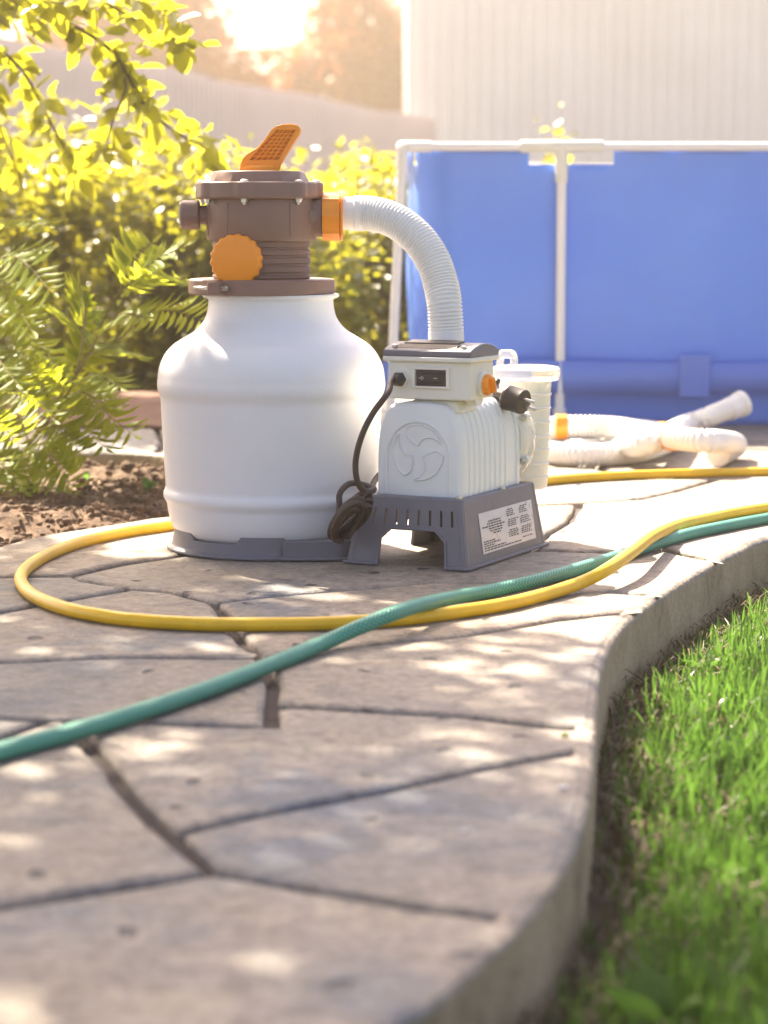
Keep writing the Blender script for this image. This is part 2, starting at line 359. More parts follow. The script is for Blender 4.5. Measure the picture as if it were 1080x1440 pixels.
# joints between the stamped stones, traced on the ground
JP = [[(95, 1004), (125, 1042), (180, 1110), (225, 1155), (262, 1190), (298, 1222)],
      [(298, 1222), (200, 1240), (0, 1272), (-120, 1292)],
      [(298, 1222), (400, 1240), (500, 1258), (600, 1275), (680, 1283), (760, 1300)],
      [(240, 1170), (330, 1148), (430, 1130), (540, 1108), (651, 1084), (740, 1066), (860, 1045)],
      [(-120, 1006), (0, 1008), (130, 1012), (220, 1014), (383, 1019)],
      [(-120, 1068), (0, 1035), (70, 1009)],
      [(303, 846), (321, 870), (339, 898), (367, 923), (383, 962), (383, 1022)],
      [(-300, 815), (-100, 812), (0, 810), (92, 809), (180, 826), (247, 832), (303, 846)],
      [(303, 846), (360, 839), (540, 823), (600, 817), (700, 819), (760, 822), (829, 830), (960, 838)],
      [(-140, 934), (0, 929), (180, 921), (367, 923)],
      [(362, 922), (514, 906), (651, 893), (762, 873), (920, 855)],
      [(378, 989), (460, 993), (540, 998), (651, 1004), (762, 1018), (870, 1026)],
      [(90, 810), (154, 795), (247, 781), (340, 768), (420, 752)],
      [(-140, 880), (0, 859), (57, 849), (185, 826)],
      [(110, 738), (150, 758), (240, 764), (300, 770)],
      [(500, 770), (531, 787), (609, 819)],
      [(640, 772), (770, 773), (870, 776), (930, 770), (1020, 790)],
      [(815, 707), (801, 732), (768, 751), (745, 773)],
      [(560, 712), (754, 709), (815, 707), (895, 702), (1010, 718), (1150, 735)],
      [(801, 734), (923, 739), (1060, 742), (1110, 748)],
      [(895, 702), (950, 690), (1007, 673), (1060, 660)], [(1007, 673), (1062, 701), (1100, 727)],
      [(570, 665), (700, 660), (831, 655), (885, 638), (960, 634), (1100, 640)],
      [(831, 655), (857, 663), (900, 672), (1007, 673)], [(700, 660), (690, 690), (700, 711)],
      [(885, 638), (870, 622), (880, 605), (870, 585)], [(560, 712), (500, 740), (420, 752)], [(570, 665), (560, 712)], [(420, 752), (400, 700), (300, 690)],
      [(570, 665), (480, 650), (400, 668), (300, 672)], [(480, 650), (470, 600), (480, 570)], [(470, 600), (640, 590), (870, 600)],
      [(470, 600), (330, 606), (160, 600), (-60, 596), (-200, 600)], [(330, 606), (300, 575), (290, 545)], [(160, 600), (150, 570), (160, 540)],
      [(300, 575), (150, 574), (-200, 570)], [(60, 598), (70, 615), (60, 645)], [(40, 597), (0, 572), (-20, 540)], [(220, 602), (230, 620), (215, 650)],
      [(640, 590), (650, 620), (660, 662)], [(960, 634), (980, 610), (1000, 580)], [(980, 610), (1150, 612)],
      [(1150, 640), (1100, 640), (1130, 665), (1170, 690)]]
JW = [[(-3.3, 1.95), (-.8, 1.95)], [(-3.3, 2.5), (-.85, 2.45)], [(-2.1, 1.9), (-2.0, 2.45), (-2.1, 3.0)], [(-3.3, 1.45), (-.78, 1.4)], [(-.42, 1.52), (-.45, 1.25), (-.40, .9), (-.35, .65)], [(-.43, 1.15), (-.8, 1.1), (-3.3, 1.0)], [(-.3, .62), (-1.0, .55), (-3.3, .6)], [(-.02, 1.25), (-.2, 1.2), (-.43, 1.15)], [(-1.6, 1.95), (-1.7, 1.45), (-1.6, 1.0), (-1.7, .5)], [(-1.4, 2.45), (-1.5, 3.1)],
      [(.9, 3.4), (1.0, 3.9), (1.1, 4.5)], [(.6, 3.9), (1.0, 3.9), (1.9, 4.0), (3.4, 3.95)], [(1.1, 4.5), (3.4, 4.5)], [(.9, 4.4), (1.1, 4.5), (1.0, 5.2), (1.1, 8.8)], [(1.9, 3.4), (1.9, 4.0), (2.0, 4.5), (1.95, 5.3)], [(0, 5.3), (1.0, 5.2), (3.4, 5.3)], [(.2, 5.2), (.1, 6.2), (.4, 6.8)], [(-.3, 6.1), (1.1, 6.1), (3.4, 6.2)], [(-.2, 7.2), (3.4, 7.2)],
      [(-1.5, 4.4), (-1.45, 5.0), (-1.5, 6.1)], [(-2.3, 4.4), (-2.3, 6.1)]]
TIE = [(-.95, .45), (-.9, 1.0), (-.82, 1.5), (-.86, 2.0), (-.92, 2.5), (-.95, 3.2)]; JW.append(TIE)
cv = list(OUT); ce = [(i, (i+1) % n) for i in range(n)]
def ext(q):
    r = [G(*p).xy for p in q]
    if q[0][0] <= -100 and q[0][1] > 760: r.insert(0, Vector((-1.05, r[0].y+.02)))
    if q[-1][0] <= -100 and q[-1][1] > 760: r.append(Vector((-1.05, r[-1].y+.02)))
    return r
for J in [ext(q) for q in JP]+[[Vector(p) for p in q] for q in JW]:
    o = len(cv); cv += J; ce += [(o+i, o+i+1) for i in range(len(J)-1)]
ov, oe, of, ove, oee, ofe = delaunay_2d_cdt([Vector(p) for p in cv], ce, [list(range(n))], 0, 1e-4)
cons = set(tuple(sorted(oe[i])) for i in range(len(oe)) if oee[i])
def inside(p, poly):
    c = False; j = len(poly)-1
    for i in range(len(poly)):
        a, b_ = poly[i], poly[j]
        if (a.y > p.y) != (b_.y > p.y) and p.x < (b_.x-a.x)*(p.y-a.y)/(b_.y-a.y)+a.x: c = not c
        j = i
    return c
tris = [f for f in of if inside(sum((ov[i] for i in f), Vector((0, 0)))/3, OUT)]
par = list(range(len(tris)))
def find(a):
    while par[a] != a: par[a] = par[par[a]]; a = par[a]
    return a
em = {}
for ti, f in enumerate(tris):
    for i in range(len(f)): em.setdefault(tuple(sorted((f[i], f[(i+1) % len(f)]))), []).append(ti)
for e, ts in em.items():
    if len(ts) == 2 and e not in cons: par[find(ts[0])] = find(ts[1])
reg = {}
for ti in range(len(tris)): reg.setdefault(find(ti), []).append(ti)
outset = {}
ol = set(tuple(sorted((i, (i+1) % n))) for i in range(n))
oedge = set()
for i in range(len(oe)):
    if any(k < n for k in oee[i]): oedge.add(tuple(sorted(oe[i])))
nst = 0
for r_, ts in sorted(reg.items()):
    tset = set(ts); nxt = {}
    for ti in ts:
        f = tris[ti]
        for i in range(len(f)):
            a, b_ = f[i], f[(i+1) % len(f)]; nb = [q for q in em[tuple(sorted((a, b_)))] if q != ti]
            if not nb or nb[0] not in tset: nxt.setdefault(a, []).append(b_)
    if not nxt: continue
    best = []
    rem = {k: list(v) for k, v in nxt.items()}
    while any(rem.values()):
        s0 = next(k for k, v in rem.items() if v); loop = [s0]; cur = rem[s0].pop()
        while cur != s0 and rem.get(cur): loop.append(cur); cur = rem[cur].pop()
        if len(loop) > len(best) and abs(area([ov[i] for i in loop])) > .0005: best = loop
    if len(best) < 3: continue
    poly = [Vector(ov[i]) for i in best]; m_ = len(best)
    flag = [tuple(sorted((best[i], best[(i+1) % m_]))) in oedge for i in range(m_)]
    if area(poly) < 0: poly.reverse(); flag = [flag[(m_-2-i) % m_] for i in range(m_)]
    # resample the sides
    rp = []; rf = []
    for i in range(m_):
        a, b_ = poly[i], poly[(i+1) % m_]; k = max(1, int((b_-a).length/.035))
        for q in range(k): rp.append(a.lerp(b_, q/k)); rf.append(flag[i])
    jw = [(.0035 if fl else .0064+.0032*noise.noise(Vector((p.x*9, p.y*9, 3))) ) for p, fl in zip(rp, rf)]
    base = offset_poly(rp, jw)
    if area(base) < .004: continue
    base = [p+Vector((noise.noise(Vector((p.x*31, p.y*31, 0))), noise.noise(Vector((p.x*31, p.y*31, 9)))))*(.0006 if fl else .0034) for p, fl in zip(base, rf)]
    l2 = offset_poly(base, .0025); l3 = offset_poly(base, .008)
    dz = random.uniform(-.0012, .0006)
    k = len(base); s = MB()
    s.add([(p.x, p.y, -.011) for p in base]+[(p.x, p.y, -.0045+dz) for p in base]+[(p.x, p.y, -.0015+dz) for p in l2]+[(p.x, p.y, dz) for p in l3],
          [(q*k+i, q*k+(i+1) % k, (q+1)*k+(i+1) % k, (q+1)*k+i) for q in range(3) for i in range(k)]); cap(s, l3, dz)
    s.build('stone', 'stone', patio, smooth=60, fix=False); nst += 1
print('stones', nst)

# soil bed between patio and path
def near_patio(x, y):
    p = Vector((x, y))
    return inside(p, OUT)
def dist_edge(x, y):
    return min((Vector((x, y))-q).length for q in outB)
gx = np.arange(-2.6, -.2, .02); gy = np.arange(2.9, 4.7, .02)
sv = []; idx = {}
for j, y in enumerate(gy):
    for i, x in enumerate(gx):
        ins = near_patio(x, y); de = min(dist_edge(x, y), .3)
        if ins: z = -.05-min(de, .05)
        else:
            k = min(1, de/.10)
            z = -.040+k*(.022+.030*noise.fractal(Vector((x*4, y*4, 0)), 1, 2, 3)+.012*abs(noise.noise(Vector((x*17, y*17, 2))))+.008*noise.noise(Vector((x*38, y*38, 5))))
        sv.append((x, y, z))
nx_ = len(gx); sf = [(j*nx_+i, j*nx_+i+1, (j+1)*nx_+i+1, (j+1)*nx_+i) for j in range(len(gy)-1) for i in range(nx_-1)]
SZ = np.array(sv)[:, 2].reshape(len(gy), nx_)
def soil_z(x, y): return float(SZ[min(len(gy)-1, max(0, int((y-2.9)/.02))), min(nx_-1, max(0, int((x+2.6)/.02)))])
s = MB(); s.add(sv, sf); kind(s.build('soil_bed', 'soil', smooth=180, fix=False), 'structure')
cl = MB()
for i in range(13000):
    x = random.uniform(-1.4, -.28); y = random.uniform(3.1, 4.55)
    if near_patio(x, y): continue
    de = dist_edge(x, y)
    if de < .02: continue
    r = random.choice((.002, .002, .003, .003, .003, .004, .005, .006, .009))*random.uniform(.7, 1.2); c = Vector((x, y, soil_z(x, y)+r*.3))
    q = []
    for th_, ph in [(0, 0)]+[(R(55), k*2*PI/5) for k in range(5)]+[(R(115), (k+.5)*2*PI/5) for k in range(5)]:
        rr = r*random.uniform(.65, 1.25); q.append(c+Vector((rr*math.sin(th_)*math.cos(ph), rr*math.sin(th_)*math.sin(ph), rr*math.cos(th_)*.75)))
    fs = [(0, 1+k, 1+(k+1) % 5) for k in range(5)]+[(1+k, 6+k, 1+(k+1) % 5) for k in range(5)]+[(1+(k+1) % 5, 6+k, 6+(k+1) % 5) for k in range(5)]
    cl.add(q, fs)
o = cl.build('soil_clods', 'soil', smooth=80, fix=False); kind(o, 'stuff'); tag(o, 'loose crumbly brown clods lying on the dug soil bed', 'soil')

# brown sheet over the path along the hedge, on the far part of the slab
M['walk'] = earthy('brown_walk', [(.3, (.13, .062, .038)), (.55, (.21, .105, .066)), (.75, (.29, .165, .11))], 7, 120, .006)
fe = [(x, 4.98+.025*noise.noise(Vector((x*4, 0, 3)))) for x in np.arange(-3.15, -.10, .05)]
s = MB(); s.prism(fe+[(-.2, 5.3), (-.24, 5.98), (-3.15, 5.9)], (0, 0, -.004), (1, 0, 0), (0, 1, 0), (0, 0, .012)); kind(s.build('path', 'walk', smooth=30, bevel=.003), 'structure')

# lawn
LZ = -.085
lx = np.arange(-1.0, 4.01, .05); ly = np.arange(-.6, 3.9, .05)
lv = [(x, y, LZ+.012*noise.noise(Vector((x*5, y*5, 1)))) for y in ly for x in lx]; k = len(lx)
s = MB(); s.add(lv, [(j*k+i, j*k+i+1, (j+1)*k+i+1, (j+1)*k+i) for j in range(len(ly)-1) for i in range(k-1)])
kind(s.build('lawn', 'earth', smooth=180, fix=False), 'structure')
EA = np.array([[p.x, p.y] for p in outA if p.y > .3])
def lawn_points(num, x0, x1, y0, y1):
    P = np.column_stack([rng.uniform(x0, x1, num), rng.uniform(y0, y1, num)])
    out = []
    d2 = np.full(num, 9.0); arg = np.zeros(num, int)
    for k_ in range(0, len(EA), 1):
        q = ((P-EA[k_])**2).sum(1); m_ = q < d2; d2[m_] = q[m_]; arg[m_] = k_
    d = np.sqrt(d2); i0 = np.clip(arg, 1, len(EA)-2); tg = EA[i0+1]-EA[i0-1]; rel = P-EA[arg]
    side = tg[:, 0]*rel[:, 1]-tg[:, 1]*rel[:, 0]       # edge runs away from us, the lawn on its right
    ok = (side < 0) & (d > .004)
    return P[ok], d[ok]
def blades(P, hts, wid, lean, name, material, label, flat=False):
    n_ = len(P); az = rng.uniform(0, 2*PI, n_); fa = rng.uniform(0, 2*PI, n_); L = hts; ln = lean
    dirx, diry = np.cos(az), np.sin(az); sx, sy = np.cos(fa), np.sin(fa)
    z0 = LZ+np.array([.012*noise.noise(Vector((x*5, y*5, 1))) for x, y in P])-.003
    V = np.zeros((n_, 7, 3)); levels = [(0, 1), (.4, .9), (.75, .6)]
    for q, (tq, wq) in enumerate(levels):
        cx = P[:, 0]+dirx*ln*L*tq**1.8; cy = P[:, 1]+diry*ln*L*tq**1.8; cz = z0+L*tq*np.sqrt(np.maximum(.05, 1-(ln*tq)**2))+(rng.uniform(.004, .012, n_) if flat else 0)
        V[:, 2*q] = np.column_stack([cx-sx*wid*wq, cy-sy*wid*wq, cz]); V[:, 2*q+1] = np.column_stack([cx+sx*wid*wq, cy+sy*wid*wq, cz])
    V[:, 6] = np.column_stack([P[:, 0]+dirx*ln*L, P[:, 1]+diry*ln*L, z0+L*np.sqrt(np.maximum(.03, 1-ln**2))+(.006 if flat else 0)])
    o_ = (np.arange(n_)*7)[:, None]
    T = np.array([[0, 1, 3], [0, 3, 2], [2, 3, 5], [2, 5, 4], [4, 5, 6]])
    Ft = (o_[:, :, None]+T[None]).reshape(-1, 3)
    ob = np_mesh(name, V.reshape(-1, 3), Ft, material, rnd=np.repeat(rng.uniform(0, 1, n_), 7)); kind(ob, 'stuff'); tag(ob, label, 'grass'); return ob
P1, d1 = lawn_points(90000, -.3, 1.1, .55, 3.5); P2, d2 = lawn_points(70000, -.6, 3.2, -.4, 3.6)
P = np.vstack([P1, P2]); d = np.concatenate([d1, d2])
clump = np.array([noise.noise(Vector((x*13, y*13, 4))) for x, y in P])
fade = np.clip((d-.006)/.055, 0.08, 1)*np.clip(.8+.7*clump, .25, 1)
keep = rng.uniform(0, 1, len(P)) < fade; P = P[keep]; d = d[keep]; clump = clump[keep]
big = np.array([noise.noise(Vector((x*3.5, y*3.5, 8))) for x, y in P])
ht = rng.uniform(.026, .062, len(P))*np.clip(.55+d/.2, .55, 1)*(1+.35*clump+.15*big)
blades(P, ht, rng.uniform(.0009, .0021, len(P)), rng.uniform(.05, .75, len(P))**1.3, 'lawn_grass', 'grass', 'short green lawn grass growing beside the curved patio edge')
P, d = lawn_points(60000, -.5, 1.6, .5, 3.5); keep = rng.uniform(0, 1, len(P)) < np.clip(1.1-d/.16, .07, 1); P = P[keep]
blades(P, rng.uniform(.015, .05, len(P)), rng.uniform(.0008, .0018, len(P)), rng.uniform(.86, .995, len(P)), 'dry_thatch', 'straw', 'dry straw coloured thatch lying along the foot of the patio edge', True)

# ------------------------------------------------------------------ generic leaves
def leaf_cloud(name, P, size, material, parent, up=.5, ratio=.5, dirs=None, rnd=None):
    P = np.asarray(P); n_ = len(P); size = np.broadcast_to(size, (n_,))
    if dirs is None: dirs = rng.normal(size=(n_, 3)); dirs[:, 2] = dirs[:, 2]*.5-.15
    dirs = dirs/np.linalg.norm(dirs, axis=1)[:, None]
    nr = rng.normal(size=(n_, 3))*.8; nr[:, 2] += up*2
    sd_ = np.cross(nr, dirs); sd_ /= np.linalg.norm(sd_, axis=1)[:, None]+1e-9; nn = np.cross(dirs, sd_)
    s_ = size[:, None]; V = np.zeros((n_, 6, 3)); w_ = ratio*.5
    V[:, 0] = P; V[:, 1] = P+dirs*s_*.33+sd_*s_*w_+nn*s_*.06; V[:, 2] = P+dirs*s_*.72+sd_*s_*w_*.78+nn*s_*.04
    V[:, 3] = P+dirs*s_-nn*s_*.10; V[:, 4] = P+dirs*s_*.72-sd_*s_*w_*.78+nn*s_*.04; V[:, 5] = P+dirs*s_*.33-sd_*s_*w_+nn*s_*.06
    o_ = (np.arange(n_)*6)[:, None]; Fq = (o_[:, :, None]+np.array([[0, 1, 2, 3], [0, 3, 4, 5]])[None]).reshape(-1, 4)
    r_ = rng.uniform(0, 1, n_) if rnd is None else rnd
    return np_mesh(name, V.reshape(-1, 3), Fq, material, parent, rnd=np.repeat(r_, 6))
def shrub(loc, rx, ry, hgt, nl, size, material, label, group=None, cat='shrub', base=.12, name='garden_shrub', nst_=9):
    root = empty(name, loc); st = MB(); cents = []
    for k_ in range(nst_):
        a = random.uniform(0, 2*PI); rr = random.uniform(.2, .95); top = Vector((rx*rr*math.cos(a), ry*rr*math.sin(a), hgt*random.uniform(.7, 1.0)))
        p0 = Vector((top.x*.25, top.y*.25, -.05)); mid = p0.lerp(top, .5)+Vector((random.uniform(-.05, .05), random.uniform(-.05, .05), .03))
        st.tube(spline([p0, mid, top], .06), lambda i, L: max(.0015, .006-.005*L/hgt), 6)
        for q in range(6): cents.append((p0.lerp(mid, q/6) if q < 3 else mid.lerp(top, (q-2)/4))+Vector((random.gauss(0, rx*.18), random.gauss(0, ry*.18), 0)))
    st.build('stem', 'bark', root, smooth=60, fix=False)
    for q in range(26): 
        a = random.uniform(0, 2*PI); ph = random.uniform(0, 1); cents.append(Vector((rx*math.cos(a)*math.sqrt(1-ph*ph*.8)*random.uniform(.6, 1), ry*math.sin(a)*math.sqrt(1-ph*ph*.8)*random.uniform(.6, 1), hgt*(base+(1-base)*ph)*random.uniform(.8, 1.05))))
    cs = np.array([c for c in cents]); ci = rng.integers(0, len(cs), nl)
    Pp = cs[ci]+np.clip(rng.normal(size=(nl, 3)), -1.7, 1.7)*np.array([rx, ry, hgt])*.125; Pp[:, 2] = np.maximum(Pp[:, 2], .02)
    tone = rng.uniform(0, 1, len(cs))[ci]*.6+rng.uniform(0, .4, nl)
    leaf_cloud('foliage', Pp, rng.uniform(.7, 1.25, nl)*size, material, root, rnd=tone)
    return tag(root, label, cat, group)

# ------------------------------------------------------------------ hedge behind the path
HS = [(-1.75, 6.6, .42, .80), (-1.15, 6.5, .40, .70), (-.72, 6.65, .36, .62), (-.35, 6.55, .34, .56), (-.02, 6.9, .30, .54), (-1.5, 7.4, .5, .82), (-.95, 7.5, .45, .68), (-.40, 7.6, .4, .64), (.05, 8.2, .35, .58), (-2.3, 6.8, .45, .8)]
front = [q[0] for q in HS if q[1] < 7]; back = [q[0] for q in HS if q[1] >= 7]
for x, y, rx, h_ in HS:
    row = front if y < 7 else back; k_ = sorted(row, reverse=True).index(x); nth = ('nearest the pool', 'second from the pool', 'third from the pool', 'fourth from the pool', 'fifth from the pool', 'farthest from the pool')
    if y < 7: lb = 'bushy yellow green shrub along the back edge of the path, '+nth[k_]
    else: lb = 'taller yellow green shrub behind the front hedge row, '+(nth[k_] if k_ < len(back)-1 else nth[5])
    shrub((x, y, -.11), rx, rx*.85, h_+.11, 5600, .043, 'hedge', lb, 'shrubs in the hedge behind the path')
shrub((.66, 9.1, -.11), .10, .10, .86, 420, .05, 'hedge', 'small yellow green shrub showing above the pool rim against the pale wall', nst_=5)

# ------------------------------------------------------------------ fence, metal building, far trees
def corrugated(mb, a, b_, z0, z1, pitch, depth):
    a = Vector(a); b_ = Vector(b_); L = (b_-a).length; e = (b_-a)/L; nrm = Vector((e.y, -e.x, 0)); vs = []; q = 0; x = 0; prof = [(0, 0), (.30, 0), (.42, 1), (.88, 1)]
    xs = []
    while x < L-1e-6:
        for fx, dd in prof:
            if x+fx*pitch <= L: xs.append((x+fx*pitch, dd*depth))
        x += pitch
    xs.append((L, 0))
    for xx, dd in xs: p = a+e*xx+nrm*dd; vs += [(p.x, p.y, z0), (p.x, p.y, z1)]
    mb.add(vs, [(2*i, 2*i+2, 2*i+3, 2*i+1) for i in range(len(xs)-1)]); return mb
fl, fr = D(40, 60, 14.0), D(600, 168, 24.5)
ft = (fl.z+fr.z)/2; e = (Vector((fr.x, fr.y, 0))-Vector((fl.x, fl.y, 0))); Lf = e.length; e.normalize()
froot = empty('sheet_fence', (fl.x, fl.y, -.12)); tag(froot, 'long pinkish grey corrugated sheet fence behind the hedge', 'fence')
x = -3.6
while x < Lf+.3:
    a = e*x; b_ = e*min(x+1.148, Lf+.3)
    corrugated(MB(), a, b_, .05, ft+.12+.012*math.sin(x*7), .1148, .045).build('sheet_panel', 'fence', froot, smooth=0, solid=.002, fix=False); x += 1.15
    s = MB(); s.box(Vector((e.y, -e.x, 0))*-.045+e*x+Vector((0, 0, .9)), (.05, .05, 1.7)); s.v = [(a, b_, min(c, ft+.09)) for a, b_, c in s.v]; s.build('post', 'fence', froot, smooth=0)
WY = 25.5; wl = D(577, 100, WY)
broot = empty('metal_building', (wl.x, WY, -.12)); tag(broot, 'tall pale ribbed metal building wall standing behind the pool', 'building')
for k_ in range(8):
    corrugated(MB(), (k_*1.15, 0, 0), (k_*1.15+1.148, 0, 0), .05, 3.6, .144, .040).build('sheet_panel', 'wall', broot, smooth=0, solid=.002, fix=False)
s = MB(); s.box((-.02, 2.5, 1.82), (.03, 5.0, 3.6)); s.build('side_wall', 'wall', broot)
s = MB(); s.box((4.6, 5.05, 1.82), (9.26, .06, 3.6)); s.box((9.25, 2.5, 1.82), (.05, 5.0, 3.6)); s.build('rear_wall', 'wall', broot)
s = MB(); s.prism([(-.2, 3.66), (9.4, 3.66), (9.4, 3.74), (-.2, 3.74)], (0, -.25, 0), (1, 0, 0), (0, 0, 1), (0, 5.6, .0)); s.build('roof', 'fence', broot)
def far_tree(loc, rx, rz, zc, nl, size, material, label, nc=40):
    root = empty('garden_tree', loc); s = MB()
    s.tube(spline([(0, 0, -.1), (.06, 0, zc*.4), (-.03, .05, zc*.8), (.05, 0, zc+rz*.5)], .2), lambda i, L: max(.03, .14-.028*L), 8)
    cs = []
    for k_ in range(nc):
        v = Vector((random.gauss(0, 1), random.gauss(0, 1), random.gauss(0, 1))).normalized()*random.uniform(.35, 1)
        c = Vector((v.x*rx, v.y*rx, zc+v.z*rz)); cs.append(c)
        if k_ % 3 == 0: s.tube(spline([(0, 0, zc*.55), Vector((c.x*.4, c.y*.4, zc*.7+c.z*.15)), c], .2), lambda i, L: max(.008, .05-.02*L), 6)
    s.build('trunk', 'bark', root, smooth=60, fix=False)
    cs = np.array([tuple(c) for c in cs]); ci = rng.integers(0, nc, nl); Pp = cs[ci]+rng.normal(size=(nl, 3))*np.array([rx, rx, rz])*.14
    leaf_cloud('crown', Pp, rng.uniform(.7, 1.3, nl)*size, material, root, rnd=rng.uniform(0, 1, nc)[ci]*.6+rng.uniform(0, .4, nl)); return tag(root, label, 'tree')
far_tree((-.15, 31, -.12), 1.35, 1.3, 2.2, 24000, .14, 'rust', 'russet leaved tree beyond the fence next to the metal building')
far_tree((-2.85, 29, -.12), 1.5, 1.5, 2.6, 24000, .14, 'rust', 'broad russet leaved tree beyond the middle of the fence')
far_tree((-1.5, 34, -.12), 1.3, .95, 1.35, 20000, .14, 'rust', 'low russet bushy tree beyond the fence between two taller trees')
far_tree((-6.2, 30, -.12), 1.6, 1.6, 2.6, 8000, .10, 'darkg', 'olive leaved tree beyond the fence, farthest from the metal building')

# ------------------------------------------------------------------ plum tree: crown shades the patio, one branch hangs into view
TL = Vector((-2.55, 4.95, -.10)); plum = empty('plum_tree', TL)
tag(plum, 'plum tree with oval green leaves, its drooping branch hanging over the hedge', 'tree')
tr = MB(); CC = Vector((-2.28, 3.60, 2.30)); RR = Vector((1.45, 1.85, .75))
tr.tube(spline([(0, 0, -.1), (.03, .02, .7), (-.02, 0, 1.4), (.15, -.25, 1.9), (.3, -.5, 2.4)], .1), lambda i, L: max(.02, .085-.022*L), 10)
lp = []; lt = []
for k_ in range(500):
    v = Vector((random.gauss(0, 1), random.gauss(0, 1), random.gauss(0, 1))).normalized()*random.uniform(.2, 1)**.6
    c = CC+Vector((v.x*RR.x, v.y*RR.y, v.z*RR.z))-TL
    if k_ % 4 == 0:
        s0 = Vector((0, 0, random.uniform(1.2, 1.8))); tr.tube(spline([s0, s0.lerp(c, .5)+Vector((0, 0, .15)), c], .12), lambda i, L: max(.004, .026-.014*L), 6)
    m_ = random.randint(40, 85); q = rng.normal(size=(m_, 3))*np.array([.10, .10, .075]); lp.append(np.array(c)+q); lt.append(np.full(m_, random.random()))
# the branch that droops into the picture
bp = [Vector((.02, 0, 1.35))+TL, Vector((-1.7, 4.75, 1.22)), Vector((-1.05, 4.6, 1.08))]+[D(*p, 4.45) for p in [(-60, 0), (60, 22), (120, 45), (165, 80), (195, 135), (235, 178), (300, 214)]]
bp2 = [D(60, 22, 4.45), D(130, 0, 4.4), D(190, 28, 4.38), D(255, 62, 4.35)]
bp3 = [D(-60, 0, 4.45), D(-20, 60, 4.5), D(25, 90, 4.5), D(70, 170, 4.55), D(110, 245, 4.6)]
bp5 = [D(165, 80, 4.45), D(178, 120, 4.42), D(160, 165, 4.4), D(150, 200, 4.4)]; bp6 = [D(-60, 0, 4.45), D(10, -10, 4.3), D(90, 5, 4.25), D(150, -10, 4.2), D(230, 15, 4.2)]
bp4 = [D(-20, 60, 4.5), D(-10, 150, 4.5), D(20, 230, 4.5)]
br = MB(); lf = []
for path, r0, r1, sk in ((bp, .016, .0022, 13), (bp2, .0035, .0015, 0), (bp3, .004, .0016, 0), (bp4, .003, .0015, 0), (bp5, .003, .0014, 0), (bp6, .0035, .0015, 0)):
    sp = spline([p-TL for p in path], .036); Ln = len(sp); br.tube(sp, lambda i, L, Ln=Ln, r0=r0, r1=r1: r0+(r1-r0)*i/Ln, 7)
    for i in range(len(sp)):
        if sp[i].x+TL.x < -.95 and sk: continue
        for q in range(3): lf.append((sp[i], (sp[min(i+1, Ln-1)]-sp[max(i-1, 0)]).normalized()))
trunk = tr.build('trunk', 'bark', plum, smooth=60, fix=False)
leaf_cloud('crown', np.vstack(lp), rng.uniform(.045, .075, sum(map(len, lp))), 'plum', plum, ratio=.58, rnd=np.concatenate(lt))
bro = br.build('branch', 'bark', plum, smooth=60, fix=False)
bpts = [p for p, _ in lf if p.x+TL.x > -1.0]; bpp = np.array([tuple(random.choice(bpts)) for _ in range(330)])+rng.normal(size=(330, 3))*np.array([.022, .04, .02])
kind(leaf_cloud('foliage', bpp, rng.uniform(.032, .056, 330), 'plum', bro, ratio=.55), 'stuff')
def leaf_mesh(seed):
    rr = random.Random(seed); vs = []; fs = []; K = 7; cup = rr.uniform(.05, .2); dr = rr.uniform(.05, .30)
    for i in range(K):
        t_ = i/(K-1); wd = .29*math.sin(PI*t_**.85)**.75+.004; z = -dr*t_*t_
        vs += [(-wd, t_, z+cup*wd), (0, t_, z), (wd, t_, z+cup*wd)]
    for i in range(K-1):
        for j in range(2): fs.append((3*i+j, 3*i+j+1, 3*i+j+4, 3*i+j+3))
    me = bpy.data.meshes.new('leaf'); me.from_pydata(vs, [], fs); me.materials.append(M['plum']); me.shade_smooth()
    at = me.attributes.new('rnd', 'FLOAT', 'POINT'); at.data.foreach_set('value', [rr.random()]*len(vs)); return me
LM = [leaf_mesh(i) for i in range(8)]
random.shuffle(lf)
for i, (p, tg) in enumerate(lf[:290]):
    o = bpy.data.objects.new('leaf', random.choice(LM)); C.objects.link(o); o.parent = bro
    d_ = (tg*random.uniform(.2, 1)+Vector((random.uniform(-1, 1), random.uniform(-.9, .9), random.uniform(-.9, .35)))).normalized()
    qz = d_.to_track_quat('Y', 'Z') @ Quaternion((0, 1, 0), random.uniform(-1.0, 1.0))
    o.rotation_mode = 'QUATERNION'; o.rotation_quaternion = qz; o.location = p+d_*.008; k_ = random.uniform(.036, .060); o.scale = (k_, k_, k_)

ct = empty('cherry_tree', (-2.1, 7.5, -.12)); tag(ct, 'small leafy cherry tree behind the hedge, shading the path', 'tree'); s = MB(); cl_ = []; ct_ = []
s.tube(spline([(0, 0, -.1), (.03, .02, .8), (.1, -.05, 1.7), (.2, -.1, 2.5)], .1), lambda i, L: max(.012, .055-.017*L), 9)
for k_ in range(170):
    v = Vector((random.gauss(0, 1), random.gauss(0, 1), random.gauss(0, 1))).normalized()*random.uniform(.2, 1)**.6; c = Vector((.2+v.x*.95, -.1+v.y*.42, 2.72+v.z*.42))
    if k_ % 4 == 0: s.tube(spline([(.1, -.05, 1.6), Vector((.15, -.07, 2.0)).lerp(c, .4), c], .1), lambda i, L: max(.003, .018-.012*L), 6)
    m_ = random.randint(45, 80); cl_.append(np.array(c)+rng.normal(size=(m_, 3))*.10); ct_.append(np.full(m_, random.random()))
s.build('trunk', 'bark', ct, smooth=60, fix=False); leaf_cloud('crown', np.vstack(cl_), rng.uniform(.045, .075, sum(map(len, cl_))), 'plum', ct, rnd=np.concatenate(ct_))

